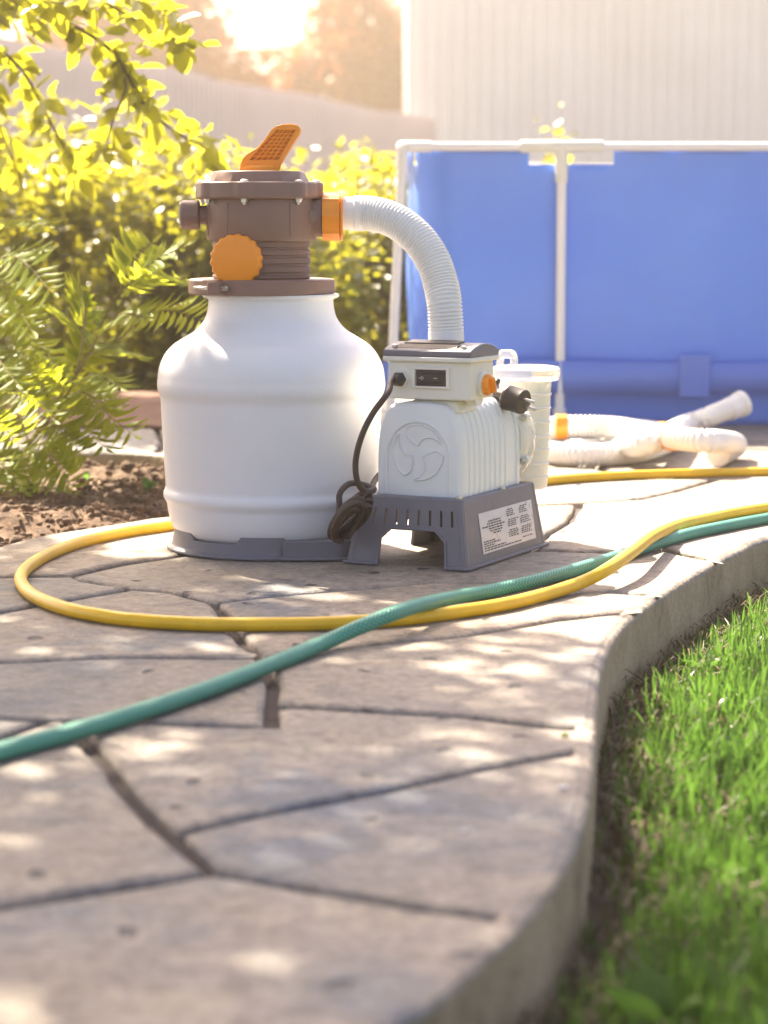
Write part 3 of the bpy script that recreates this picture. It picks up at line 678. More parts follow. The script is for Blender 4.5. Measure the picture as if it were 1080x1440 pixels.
# ------------------------------------------------------------------ plants with pinnate leaves by the soil bed
def frond(parent, p0, p1, rt, droop=.12, npair=13, ll=.046):
    org = parent.location; p0 = Vector(p0); p1 = Vector(p1); L = (p1-p0).length
    mid = p0.lerp(p1, .5)+Vector((0, 0, droop*L)); sp = spline([p0, mid, p1], L/40); s = MB(); s.tube([p-org for p in sp], lambda i, q: max(.0005, .0016-.0012*i/len(sp)), 5)
    s.a = {'rnd': [.9]*len(s.v)}; tg0 = (p1-p0).normalized(); side0 = tg0.cross(Vector((0, 0, 1))).normalized(); side0 = (Quaternion(tg0, rt) @ side0)
    for k_ in range(npair+1):
        t_ = .16+.84*k_/npair; i = min(len(sp)-2, int(t_*(len(sp)-1))); tg = (sp[i+1]-sp[i]).normalized(); p = sp[i]-org
        for sg in ((-1, 1) if k_ < npair else (0,)):
            ln = ll*(.55+.75*math.sin(PI*min(1, t_*.8+.12)))*random.uniform(.85, 1.12)
            dr_ = (side0*sg+tg*random.uniform(.35, .75)+Vector((0, 0, random.uniform(-.35, .1)))).normalized() if sg else tg
            sd_ = dr_.cross(side0.cross(tg)).normalized(); nn = dr_.cross(sd_); w_ = ln*.115; tone = random.random()*.5+.3
            vs = [p, p+dr_*ln*.25+sd_*w_+nn*w_*.3, p+dr_*ln*.6+sd_*w_*.85+nn*w_*.2, p+dr_*ln-nn*ln*.08, p+dr_*ln*.6-sd_*w_*.85+nn*w_*.2, p+dr_*ln*.25-sd_*w_+nn*w_*.3, p+dr_*ln*.3, p+dr_*ln*.62]
            s.add(vs, [(0, 1, 6), (1, 2, 7, 6), (2, 3, 7), (0, 6, 5), (6, 7, 4, 5), (7, 3, 4)], 1, rnd=[tone]*8)
    return s.build('frond', ['stem', 'frond'], parent, smooth=70, fix=False)
def frond_plant(name, base, stems, fronds, label):
    root = empty(name, base); tag(root, label, 'plant')
    for st in stems:
        sp = spline([p-Vector(base) for p in st], .03); m_ = len(sp); s = MB(); s.tube(sp, lambda i, L, m_=m_: .0042-.003*i/m_, 7); s.build('stem', 'stem', root, smooth=60, fix=False)
    for f_ in fronds: frond(root, *f_)
    return root
def rel(px0, px1, Y0, Y1, rt, **k): return (D(*px0, Y0), D(*px1, Y1), rt)
b0 = Vector((-.70, 4.12, -.03))
st = [[b0, D(30, 640, 4.1), D(75, 570, 4.05), D(125, 500, 4.0), D(150, 440, 4.0), D(185, 385, 3.98)], [b0, D(20, 650, 4.1), D(60, 600, 4.0), D(100, 545, 3.9), D(118, 470, 3.9), D(120, 425, 3.9)],
      [b0, D(-30, 600, 4.1), D(-40, 520, 4.05), D(-20, 430, 4.0), D(0, 380, 4.0)]]
fs1 = [rel((70, 590), (150, 570), 4.0, 3.75, .5), rel((60, 610), (150, 630), 4.0, 3.8, .2), rel((40, 640), (105, 690), 4.05, 3.85, .9), rel((90, 550), (60, 500), 4.0, 4.05, .5), rel((140, 470), (110, 425), 4.0, 4.05, .4), rel((170, 405), (215, 340), 3.98, 4.05, .8), rel((150, 440), (262, 345), 4.0, 3.95, .5), rel((165, 410), (258, 392), 4.0, 3.9, -.3), rel((140, 470), (205, 448), 4.0, 3.85, .6), rel((165, 478), (288, 452), 4.0, 3.78, .7), rel((118, 470), (112, 400), 3.9, 3.95, 1.0),
       rel((105, 525), (150, 480), 4.0, 4.1, .3), rel((100, 545), (170, 545), 3.9, 3.75, .2), rel((80, 560), (165, 598), 4.0, 3.8, .4), rel((60, 590), (110, 530), 4.0, 4.1, .8), rel((60, 600), (190, 612), 4.0, 3.7, .6),
       rel((55, 605), (115, 640), 4.0, 3.8, .9), rel((30, 640), (90, 665), 4.1, 3.85, .5), rel((75, 570), (20, 520), 4.05, 3.9, .4), rel((40, 620), (5, 570), 4.1, 3.95, .8), rel((30, 640), (-10, 690), 4.1, 3.9, .3), rel((20, 650), (50, 715), 4.1, 3.9, 1.2),
       rel((125, 500), (190, 500), 4.0, 4.1, .1), rel((130, 490), (75, 440), 4.0, 4.1, .6), rel((90, 550), (40, 470), 4.0, 4.15, .2)]
frond_plant('frond_plant', b0, st, fs1, 'tall arching plant with feathery pinnate leaves reaching towards the white tank')
b1 = Vector((-.95, 4.2, -.03))
st = [[b1, D(-120, 560, 4.15), D(-60, 460, 4.1), D(-25, 390, 4.05)], [b1, D(-100, 640, 4.1), D(-40, 590, 4.0), D(0, 560, 3.9)], [b1, D(-90, 500, 4.2), D(-70, 380, 4.2), D(-30, 330, 4.2)]]
fs2 = [rel((-25, 395), (62, 352), 4.05, 3.95, .4), rel((-30, 380), (75, 412), 4.1, 3.8, .7), rel((-40, 400), (45, 465), 4.1, 3.8, .6), rel((-50, 350), (70, 318), 4.2, 4.0, .2), rel((-60, 460), (60, 490), 4.1, 3.85, .4), rel((-50, 480), (50, 445), 4.1, 4.0, .9),
       rel((-40, 590), (65, 545), 4.0, 3.8, .3), rel((-20, 570), (75, 590), 3.95, 3.7, .5), rel((-60, 610), (40, 640), 4.0, 3.7, .8), rel((-50, 560), (40, 520), 4.05, 3.9, .6), rel((-70, 640), (35, 690), 4.1, 3.8, .4), rel((-60, 520), (25, 540), 4.1, 3.75, .2)]
frond_plant('frond_plant', b1, st, fs2, 'spreading plant with feathery leaves at the far left of the soil bed')
def sprout(loc, nl, ln, label, wide=.16):
    root = empty('young_weed', loc); tag(root, label, 'weed')
    for k_ in range(nl):
        a = 2*PI*k_/nl+random.uniform(-.4, .4); d_ = Vector((math.cos(a)*.55, math.sin(a)*.55, random.uniform(.5, 1.2))).normalized(); sd_ = d_.cross(Vector((0, 0, 1))).normalized(); L = ln*random.uniform(.7, 1.15); s = MB(); vs = []
        for i in range(6):
            t_ = i/5; w_ = L*wide*math.sin(PI*(.06+.94*t_))**.8; c = d_*L*t_-Vector((0, 0, L*.3*t_*t_)); vs += [c-sd_*w_+Vector((0, 0, w_*.3)), c, c+sd_*w_+Vector((0, 0, w_*.3))]
        s.add(vs, [(3*i+j, 3*i+j+1, 3*i+j+4, 3*i+j+3) for i in range(5) for j in range(2)], rnd=[random.random()]*18); s.build('leaf', 'grass', root, smooth=180, fix=False)
p = G(212, 712, -.03); sprout((p.x, p.y, soil_z(p.x, p.y)-.003), 5, .045, 'small green seedling in the soil bed close to the white tank')
p = G(120, 690, -.03); sprout((p.x, p.y, soil_z(p.x, p.y)-.003), 4, .030, 'tiny green seedling in the middle of the soil bed')
p = G(915, 1400, -.05); sprout((p.x, p.y, LZ), 5, .075, 'broad leaved weed standing up in the lawn grass', .24)
p = G(985, 930, -.06); sprout((p.x, p.y, LZ), 6, .05, 'low leafy weed by the patio edge in thin grass', .26)

# ------------------------------------------------------------------ frame pool
PY = 5.03; px = PY/F/1.0
def PX(x, y, Y=PY): return D(x, y, Y)
rimz = PX(800, 209).z; p0 = PX(566, 212); X0 = p0.x; X1 = X0+2.75; XM = PX(790, 209).x
pool = empty('frame_pool', (X0, PY, 0)); tag(pool, 'rectangular blue vinyl pool with white tubular frame', 'swimming pool')
O = Vector((X0, PY, 0))
W, Dp, Hh = X1-X0, 1.95, rimz
lin = MB(); lx0 = .058; nm = XM-X0; rc = .07
cs4 = [((lx0+rc, .052+rc), PI, 1.5*PI), ((W-lx0-rc, .052+rc), 1.5*PI, 2*PI), ((W-lx0-rc, Dp-rc), 0, .5*PI), ((lx0+rc, Dp-rc), .5*PI, PI)]
loopp = []
for q in range(4):
    (cx, cy), a0, a1 = cs4[q]
    for i in range(9): a = a0+(a1-a0)*i/8; loopp.append((Vector((cx+rc*math.cos(a), cy+rc*math.sin(a))), Vector((math.cos(a), math.sin(a)))))
    (nx2, ny2), b0_, _ = cs4[(q+1) % 4]; e0 = loopp[-1][0]; e1 = Vector((nx2+rc*math.cos(b0_), ny2+rc*math.sin(b0_))); k_ = int((e1-e0).length/.02)
    for i in range(1, k_): loopp.append((e0.lerp(e1, i/k_), loopp[-1][1]))
front_n = [(-.1, PX(606, 225).x-X0), (PX(742, 225).x-X0, PX(864, 225).x-X0), (1.11, 1.29), (1.91, 2.09), (W-.13, W+1)]
def notched(p):
    if p.y < .09 or p.y > Dp-.06: return any(q0 < p.x < q1 for q0, q1 in front_n)
    return p.y < .11 or p.y > Dp-.11 or .6 < p.y < .78 or 1.22 < p.y < 1.40
nz = 30; kk = len(loopp); vs = []; fs = []
for j in range(nz+1):
    f = j/nz; z = (Hh+.007)*f
    for i, (p, nr) in enumerate(loopp):
        bul = .034*math.sin(PI*min(1, f*.93+.07))**.8+.007*noise.noise(Vector((p.x*3, p.y*3, z*5)))+.0035*math.sin(p.x*55+2*math.sin(p.x*9))*max(0, f-.72)*3+.004*noise.noise(Vector((p.x*13, p.y*13, z*3)))+.040*f**7
        q = p+nr*bul; vs.append((q.x, q.y, z))
for j in range(nz):
    for i in range(kk):
        i2 = (i+1) % kk; pm = (loopp[i][0]+loopp[i2][0])/2
        if (j+.5)/nz*Hh > Hh-.040 and notched(pm): continue
        fs.append((j*kk+i, j*kk+i2, (j+1)*kk+i2, (j+1)*kk+i))
lin.add(vs, fs); lin.build('liner', 'vinyl', pool, smooth=80, solid=.002, fix=False)
s = MB(); s.add([(lx0+.01, .05, .012), (W-lx0-.01, .05, .012), (W-lx0-.01, Dp-.01, .012), (lx0+.01, Dp-.01, .012)], [(0, 1, 2, 3)]); s.build('liner_floor', 'inner', pool, smooth=0)
s = MB(); s.box((W/2, Dp/2+.02, .24), (W-2*lx0-.004, Dp-.05, .30)); s.build('water', 'water', pool, smooth=0)
rz_ = Hh+.004; legs = [0.0, nm, 1.20, 2.0, W]
def rail(a, b_): s = MB(); s.tube([a, b_], .0095, 14); s.build('top_rail', 'frame', pool, smooth=60)
for a, b_ in zip(legs[:-1], legs[1:]): rail((a, 0, rz_), (b_, 0, rz_)); rail((a, Dp+.04, rz_), (b_, Dp+.04, rz_))
for x in (0, W):
    for a, b_ in ((0, .68), (.68, 1.30), (1.30, Dp+.04)): rail((x, a, rz_), (x, b_, rz_))
for x in legs[1:-1]:
    for y in (0, Dp+.04):
        s = MB(); s.tube([(x-.088, y, rz_), (x-.086, y, rz_), (x+.086, y, rz_), (x+.088, y, rz_)], lambda i, L: .0135 if i in (1, 2) else .0125, 16); s.tube([(x, y, rz_), (x, y, rz_-.075)], .0135, 16); s.build('tee_joint', 'cream', pool, smooth=50)
for x in (0, W):
    for y in (0, Dp+.04):
        sx = 1 if x == 0 else -1; sy = 1 if y == 0 else -1
        s = MB(); s.tube(spline([(x+sx*.06, y, rz_), (x+sx*.012, y, rz_), (x, y+sy*.012, rz_), (x, y+sy*.06, rz_)], .008), .0125, 14); s.tube([(x, y, rz_), (x, y, rz_-.06)], .0125, 14); s.build('corner_joint', 'frame', pool, smooth=50)
for x in legs:
    for y in (0, Dp+.04):
        sx = -.028 if x == 0 else (.028 if x == W else 0); sy = -.012 if y == 0 else .012
        s = MB(); s.tube([(x, y, rz_-.02), (x+sx, y+sy, .0)], .0105, 14); lg = s.build('leg', 'frame', pool, smooth=50)
        s = MB(); s.tube([(x+sx*.93, y+sy*.93, .04), (x+sx, y+sy, -.001)], .0145, 14); s.build('foot_cap', 'frame', lg, smooth=50)
zb0, zb1 = PX(900, 553).z, PX(900, 508).z
s = MB(); bw = []
for x in np.arange(-.05, W+.06, .05): bw.append((x, -.0165-.0015*math.sin(x*23), 0))
vs = []
for k_, (x, y, _) in enumerate(bw): vs += [(x, y, zb0+.003*math.sin(x*9)), (x, y-.0005, (zb0+zb1)/2), (x, y, zb1+.003*math.sin(x*7))]
s.add(vs, [(3*i+j, 3*i+3+j, 3*i+4+j, 3*i+1+j) for i in range(len(bw)-1) for j in range(2)]); s.build('strap', 'band', pool, smooth=80, solid=.003, fix=False)
pc = PX(975, 528)-O; s = MB(); s.box((pc.x, -.0235, pc.z), (.066, .006, .092)); s.build('strap_patch', 'band', pool, bevel=.004)

# white suction hose lying in front of the pool
hr = empty('pool_hose', G(860, 622)); tag(hr, 'white ribbed hose lying in loose loops in front of the blue pool', 'hose'); HO = hr.location
def ribbed(pts, r, amp, pitch, name, parent, org, material='hosewhite', seg=20):
    sp = spline(pts, pitch/6); s = MB(); s.tube([p-org for p in sp], lambda i, L: r+amp*max(-1, min(1, 1.5*math.cos(2*PI*L/pitch))), seg); return s.build(name, material, parent, smooth=70, fix=False)
zh = .021
path = [G(700, 610, zh), G(770, 600, zh), G(850, 602, zh), G(915, 606, zh), G(940, 618, zh), G(900, 634, zh), G(820, 640, zh), G(760, 632, zh), G(752, 612, zh+.01), G(790, 600, zh+.038), G(860, 601, zh+.040), G(915, 610, zh+.040), G(965, 618, zh+.040), G(1010, 621, zh+.036), G(1035, 626, zh+.005), G(1010, 640, zh)]
ribbed(path, .0195, .0018, .0085, 'tube', hr, HO, seg=14)
path = [G(800, 634, zh), G(860, 630, zh), G(915, 622, zh+.03)]+[D(960, 600, 4.62), D(1000, 585, 4.66), D(1032, 572, 4.70)]
ribbed(path, .0195, .0018, .0085, 'tube', hr, HO, seg=14)
a = D(1024, 576, 4.69)-HO; b_ = D(1045, 567, 4.71)-HO; s = MB(); s.tube([a, a.lerp(b_, .7), a.lerp(b_, .71), b_], lambda i, L: (.0235, .0235, .027, .027)[i], 18); s.build('end_cuff', 'hosewhite', hr, smooth=40)
for pa, pb in (((781, 600), (797, 600)), ((930, 611), (947, 616))):
    a = G(*pa, zh+.039)-HO; b_ = G(*pb, zh+.039)-HO; s = MB(); s.tube([a, b_], .0235, 18); s.build('union_nut', 'orange', hr, smooth=40, bevel=.003)

# ------------------------------------------------------------------ the sand filter
TK = G(383, 768); S = TK.y/F/1.0075; sf_ = empty('sand_filter', TK); tag(sf_, 'white round sand filter tank with grey valve tinted by a painted warm glow and orange lever', 'sand filter')
def tz(y): return (768-y)*S
def tx(x): return (x-383)*S
prof = [(0, tz(758)), (95*S, tz(757)), (118*S, tz(754)), (134*S, tz(746)), (143*S, tz(733)), (147.5*S, tz(716)), (149.5*S, tz(703)), (151*S, tz(700)), (153.5*S, tz(696)), (154.3*S, tz(691)), (153.5*S, tz(686)), (151.3*S, tz(682)), (151*S, tz(678)),
        (153*S, tz(640)), (155*S, tz(600)), (156.5*S, tz(562)), (157*S, tz(553)), (159*S, tz(548)), (161*S, tz(541)), (161.5*S, tz(533)), (160.5*S, tz(526)), (160*S, tz(519)), (158*S, tz(510)), (154*S, tz(500)), (147*S, tz(489)), (137*S, tz(479)), (125*S, tz(471)), (112*S, tz(463)), (102*S, tz(455)), (95*S, tz(446)), (91*S, tz(437)), (89*S, tz(428)), (88*S, tz(418)), (88.5*S, tz(415)), (95*S, tz(413)), (96.5*S, tz(411)), (96*S, tz(408.5)), (90*S, tz(408)), (0, tz(408))]
# round off the profile
pr2 = [(v.x, v.y) for v in spline([Vector((r, z, 0)) for r, z in prof[1:-4]], .004)]
s = MB(); s.lathe([prof[0]]+pr2+prof[-4:], 96); s.build('tank_body', 'white', sf_, smooth=50)
# base: ring wall with notches, flange and the arm to the pump
def castle(a, i):
    return 0
s = MB(); seg = 120; rb = [(150*S, 0), (151*S, .004), (146*S, .0055), (143*S, .007), (141*S, None), (137*S, None), (134.5*S, .006)]
vs = []; fs = []
for j in range(seg):
    a = 2*PI*j/seg; ph = (math.degrees(a)+360) % 60; hi = .030 if 12 < ph < 42 else .020
    for r, z in rb: vs.append((r*math.cos(a), r*math.sin(a), hi if z is None else z))
k = len(rb)
for j in range(seg):
    q = (j+1) % seg
    for i in range(k-1): fs.append((j*k+i, q*k+i, q*k+i+1, j*k+i+1))
fs.append(tuple(j*k+k-1 for j in range(seg))); fs.append(tuple(j*k for j in range(seg))[::-1]); s.add(vs, fs); s.build('base_ring', 'grey', sf_, smooth=30, bevel=.0012)
ang = R(-42)
s = MB(); s.prism([(.02, -.142), (.09, -.140), (.113, -.128), (.113, -.07), (.06, -.05)], (0, 0, 0), (1, 0, 0), (0, 1, 0), (0, 0, .026)); s.prism([(.018, -.146), (.092, -.144), (.118, -.132), (.118, -.07), (.06, -.05)], (0, 0, 0.0005), (1, 0, 0), (0, 1, 0), (0, 0, .004)); s.build('base_arm', 'grey', sf_, bevel=.0015)
VX = tx(370)
s = MB(); s.lathe([(.05, tz(409)), (100*S, tz(409)), (103*S, tz(407)), (103*S, tz(389)), (101.5*S, tz(387.5)), (97*S, tz(387)), (.05, tz(387))], 80, (VX, 0, 0)); cr = s.build('clamp_ring', 'glow_grey', sf_, smooth=40, bevel=.0008)
a = R(-122); c = Vector((VX+101*S*math.cos(a), 101*S*math.sin(a), tz(398))); dr_ = Vector((math.cos(a), math.sin(a), 0)); tn = Vector((-dr_.y, dr_.x, 0)); rot = Matrix((tn, dr_, Vector((0, 0, 1)))).transposed()
s = MB(); s.box(c+dr_*.006, (.018, .022, .019), rot); s.build('clamp_lug', 'glow_grey', cr, bevel=.003)
s = MB(); s.box(c+dr_*.006-tn*.022, (.026, .010, .004), rot); s.build('clamp_tongue', 'steel', cr, bevel=.001)
s = MB(); s.lathe([(.0035, 0), (.0035, .012), (.002, .0135), (0, .0135)], 6, c+dr_*.008+tn*.006, tn); s.build('bolt', 'steel', cr, smooth=30)
# threaded neck
pf = []; y = 388
pf = [(66*S, tz(388)), (69*S, tz(385))]
for y in (378, 366, 354, 343): pf += [(69*S, tz(y+4)), (66.2*S, tz(y+3)), (66.2*S, tz(y)), (69*S, tz(y-1))]
pf += [(69*S, tz(334)), (60*S, tz(333))]
s = MB(); s.lathe(pf, 64, (VX, 0, 0)); s.build('threaded_neck', 'glow_grey', sf_, smooth=25)
VB = tx(370)
s = MB(); s.lathe([(70*S, tz(335)), (75.5*S, tz(334)), (77*S, tz(331)), (76*S, tz(280)), (75*S, tz(274))], 64, (VB, 0, 0)); vb = s.build('valve_body', 'glow_grey', sf_, smooth=40)
for a in (R(-125), R(-55), R(-20), R(-160)):
    s = MB(); c = Vector((VB+76*S*math.cos(a), 76*S*math.sin(a), tz(305))); s.box(c, (.0035, .0035, .045), Matrix.Rotation(a, 3, 'Z')); s.build('moulded_rib', 'glow_grey', vb, bevel=.0012)
FX = tx(367); bolts = [R(q) for q in (-148, -101, -45, -5, 35, 80, 125, 170)]
def lobes(a, i):
    if i in (0, 5): return 0
    return 5*S*max(0, 1-(min(abs((a-q+PI) % (2*PI)-PI) for q in bolts)/.16)**2)
s = MB(); s.lathe([(60*S, tz(276)), (84*S, tz(276)), (86*S, tz(274)), (86*S, tz(255)), (84.5*S, tz(253)), (60*S, tz(253))], 160, (FX, 0, 0), rmod=lobes); fl_ = s.build('valve_flange', 'glow_grey', sf_, smooth=40, bevel=.0008)
for a in bolts:
    c = Vector((FX+81*S*math.cos(a), 81*S*math.sin(a), 0))
    s = MB(); s.lathe([(.0055, tz(253.5)), (.0055, tz(251)), (.0042, tz(250)), (0, tz(249.3))], 12, c); s.build('bolt', 'steel', fl_, smooth=30); s = MB(); s.lathe([(0, tz(284)), (.0022, tz(284)), (.0022, tz(281)), (.0045, tz(281)), (.0045, tz(277)), (.0058, tz(276.8)), (.0058, tz(275.8))], 6, c); s.build('nut', 'steel', fl_, smooth=30)
s = MB(); s.lathe([(72*S, tz(254)), (70*S, tz(251)), (65*S, tz(240)), (63*S, tz(237.5)), (0, tz(236.5))], 12, (FX, 0, 0)); s.build('valve_cover', 'glow_grey', sf_, smooth=25, bevel=.001)
# lever
hp = [(341, 237), (342, 228), (345, 220), (352, 213), (366, 205), (378, 191), (386, 180), (392, 175), (402, 172.5), (414, 172), (423, 174), (427, 180), (424, 188), (415, 201), (405, 217), (398, 229), (396, 237)]
hpt = [(tx(x), tz(y)) for x, y in hp]
s = MB(); s.prism(hpt, (0, -.003, 0), (1, 0, 0), (0, 0, 1), (0, .019, 0)); lev = s.build('lever', 'orange', sf_, smooth=40, bevel=.003, bseg=3)
hq = [(355, 222), (395, 222), (419, 181), (393, 181)]; hqt = [(tx(x), tz(y)) for x, y in hq]; nh = len(hpt)
v_, e_, f_, _, _, _ = delaunay_2d_cdt([Vector(p) for p in hpt+hqt], [(nh+i, nh+(i+1) % 4) for i in range(4)], [list(range(nh))], 1, 1e-6)
f_ = [f for f in f_ if not inside(sum((v_[i] for i in f), Vector((0, 0)))/3, [Vector(p) for p in hqt])]
f_ = [f if (v_[f[1]]-v_[f[0]]).cross(v_[f[2]]-v_[f[0]]) > 0 else f[::-1] for f in f_]
cnt = {}
for f in f_:
    for i in range(3): cnt.setdefault(tuple(sorted((f[i], f[(i+1) % 3]))), []).append((f[i], f[(i+1) % 3]))
nv = len(v_); s = MB(); s.add([(p.x, -.0135, p.y) for p in v_]+[(p.x, -.002, p.y) for p in v_], [tuple(f) for f in f_]+[tuple(i+nv for i in f)[::-1] for f in f_]+[(q[0][1], q[0][0], q[0][0]+nv, q[0][1]+nv) for q in cnt.values() if len(q) == 1])
s.build('lever_face', 'orange', lev, smooth=30, bevel=.0012)
s = MB()
def hl(u, v): return Vector((*hqt[0], 0)).lerp(Vector((*hqt[1], 0)), u).lerp(Vector((*hqt[3], 0)).lerp(Vector((*hqt[2], 0)), u), v).xzy
for i in range(1, 5):
    a, b_ = hl(i/5, 0), hl(i/5, 1); a.y = b_.y = -.0118; s.tube([a, b_], .0011, 6)
for j in range(1, 8):
    a, b_ = hl(0, j/8), hl(1, j/8); a.y = b_.y = -.0118; s.tube([a, b_], .0011, 6)
o = s.build('lever_grid', 'orange', lev, smooth=50, fix=False)
s = MB(); s.lathe([(28*S, tz(238)), (28*S, tz(232)), (25*S, tz(229)), (0, tz(229))], 32, (tx(368), 0, 0)); s.build('lever_hub', 'orange', lev, smooth=40)
# left sight port, right outlet, front cap
z = tz(298)
s = MB(); s.lathe([(13*S, tx(300)), (13*S, tx(284)), (17*S, tx(284)), (20.5*S, tx(282.5)), (20.5*S, tx(260)), (19*S, tx(258)), (0, tx(258))], 40, (0, 0, z), Vector((1, 0, 0))); pt = s.build('sight_port', 'glow_grey', sf_, smooth=40, bevel=.0008)
s = MB(); s.lathe([(19.5*S, tx(258.4)), (18*S, tx(256)), (0, tx(255))], 32, (0, 0, z), Vector((1, 0, 0))); s.build('sight_glass', 'clear', pt, smooth=40)
z2 = tz(300)
s = MB(); s.lathe([(29*S, tx(425)), (29*S, tx(455)), (26*S, tx(458)), (20*S, tx(462))], 48, (0, 0, z2), Vector((1, 0, 0))); ot = s.build('outlet_port', 'glow_grey', sf_, smooth=40)
s = MB(); s.lathe([(9*S, 0), (9*S, .003), (6*S, .004), (0, .004)], 24, (tx(440), -28*S, z2-.001), Vector((.25, -1, 0))); s.build('outlet_boss', 'glow_grey', ot, smooth=40)
cd = Vector((-.10, -1, 0)).normalized(); cc = Vector((tx(341), -68*S, tz(360)))
def knurl(a, i): return (0.9*S*math.cos(18*a) if i in (1, 2, 3) else 0)
s = MB(); s.lathe([(30*S, 0), (35*S, .002), (35.2*S, .018), (33.5*S, .0205), (30*S, .022), (0, .0225)], 216, cc, cd, rmod=knurl); s.build('orange_cap', 'orange', sf_, smooth=45)
s = MB(); s.lathe([(27*S, -.02), (27*S, .004)], 40, cc, cd); s.build('cap_socket', 'glow_grey', sf_, smooth=40)

# ------------------------------------------------------------------ the pump
PB = G(655, 803); PA = R(64-90); pump = empty('filter_pump', PB, PA); tag(pump, 'white electric filter pump with control box on a grey vented stand', 'pump')
Mp = Matrix.Translation(PB) @ Matrix.Rotation(PA, 4, 'Z'); Mi = Mp.inverted()
def LP(x, y, ax, val):                                  # pixel -> point on a plane of the pump
    o = Mi @ Vector((0, 0, CH)); d = Mi.to_3x3() @ ray(x, y); t_ = (val-o[ax])/d[ax]; return o+d*t_
# stand: four sloped walls with thickness; front has arch and slots
zt = .086; X0b, X1b, Y0b, Y1b = -.168, .002, -.002, .262; X0t, X1t, Y0t, Y1t = -.156, -.011, .012, .250; th = .004
def quadpt(a, b_, c, d_, u, v): return (a.lerp(b_, u)).lerp(d_.lerp(c, u), v)
st = MB()
def sloped(a, b_, c, d_, inner, arch=None, slots=None, nu=64, nv=24):
    a, b_, c, d_ = map(Vector, (a, b_, c, d_)); nrm = (b_-a).cross(d_-a).normalized(); W_ = (b_-a).length; Hh_ = (d_-a).length; vid = {}; vs = []; fs = []
    us = sorted(set([i/nu for i in range(nu+1)]+([s_[k_] for s_ in (slots or []) for k_ in (0, 1)]))); vv = sorted(set([j/nv for j in range(nv+1)]+([s_[k_] for s_ in (slots or []) for k_ in (2, 3)])))
    def gv(i, j, dd):
        if (i, j, dd) not in vid:
            p = quadpt(a, b_, c, d_, us[i], vv[j])
            if arch and not dd is None:
                pass
            vid[(i, j, dd)] = len(vs); vs.append(p-nrm*(th if dd else 0))
        return vid[(i, j, dd)]
    solid = {}
    for i in range(len(us)-1):
        for j in range(len(vv)-1):
            um, vm = (us[i]+us[i+1])/2, (vv[j]+vv[j+1])/2; sol = True
            if arch and arch(um, vm): sol = False
            for s_ in slots or []:
                if s_[0] < um < s_[1] and s_[2] < vm < s_[3]: sol = False
            solid[(i, j)] = sol
    for (i, j), so in solid.items():
        if not so: continue
        fs.append((gv(i, j, 0), gv(i+1, j, 0), gv(i+1, j+1, 0), gv(i, j+1, 0))); fs.append((gv(i, j, 1), gv(i, j+1, 1), gv(i+1, j+1, 1), gv(i+1, j, 1)))
        for di, dj, e0, e1 in ((-1, 0, (i, j), (i, j+1)), (1, 0, (i+1, j+1), (i+1, j)), (0, -1, (i+1, j), (i, j)), (0, 1, (i, j+1), (i+1, j+1))):
            if not solid.get((i+di, j+dj), False): fs.append((gv(*e0, 0), gv(*e0, 1), gv(*e1, 1), gv(*e1, 0)))
    st.add(vs, fs)
def arch_u(x): return (x-X0b)/(X1b-X0b)
ua0, ua1 = arch_u(LP(531, 790, 1, 0).x), arch_u(LP(628, 800, 1, 0).x); va = .56
def archf(u, v):
    cu = .085; cvv = .16
    if not (ua0 < u < ua1 and v < va): return False
    for e in ((u-ua0)/cu, (ua1-u)/cu):
        if e < 1 and v > va-cvv*(1-e): return False
    return True
def slotlist():
    r = []
    for k_ in range(8):
        q = LP(520+k_*17.5, 731, 1, .006).x; u = (q-X0b)/(X1b-X0b); r.append((u-.0115, u+.0115, .58+.04, .58+.27))
    return r
sloped((X0b, Y0b, 0), (X1b, Y0b, 0), (X1t, Y0t, zt), (X0t, Y0t, zt), None, archf, slotlist(), 96, 36)
sloped((X1b, Y0b, 0), (X1b, Y1b, 0), (X1t, Y1t, zt), (X1t, Y0t, zt), None, None, None, 4, 4)
sloped((X1b, Y1b, 0), (X0b, Y1b, 0), (X0t, Y1t, zt), (X1t, Y1t, zt), None, lambda u, v: .2 < u < .8 and v < .5, None, 30, 20)
sloped((X0b, Y1b, 0), (X0b, Y0b, 0), (X0t, Y0t, zt), (X0t, Y1t, zt), None, lambda u, v: .25 < u < .75 and v < .45, None, 30, 20)
stand = st.build('stand', 'grey', pump, smooth=30, fix=False)
# rounded upright corners, top plate and foot flange of the stand
for (xb, yb, xt, yt) in ((X0b, Y0b, X0t, Y0t), (X1b, Y0b, X1t, Y0t), (X1b, Y1b, X1t, Y1t), (X0b, Y1b, X0t, Y1t)):
    cx, cy = (X0b+X1b)/2, (Y0b+Y1b)/2; sx, sy = (1 if cx > xb else -1), (1 if cy > yb else -1); r = .0062
    s = MB(); s.tube([(xb+sx*r*.86, yb+sy*r*.86, 0), (xt+sx*r*.86, yt+sy*r*.86, zt)], r, 16); s.build('corner_post', 'grey', stand, smooth=60)
s = MB(); s.prism([(X0t, Y0t), (X1t, Y0t), (X1t, Y1t), (X0t, Y1t)], (0, 0, zt-.006), (1, 0, 0), (0, 1, 0), (0, 0, .0085)); s.build('top_plate', 'grey', stand, bevel=.004, bseg=3)
def flange(a, b_):
    s = MB(); a = Vector(a); b_ = Vector(b_); d = (b_-a).normalized(); nr = Vector((d.y, -d.x, 0)); L = (b_-a).length
    s.prism([(0, -.002), (L, -.002), (L, .0045), (0, .0045)], a+Vector((0, 0, 0)), d, nr, (0, 0, .0042)); s.build('foot_flange', 'grey', stand, bevel=.0014)
xa0, xa1 = X0b+ua0*(X1b-X0b), X0b+ua1*(X1b-X0b)
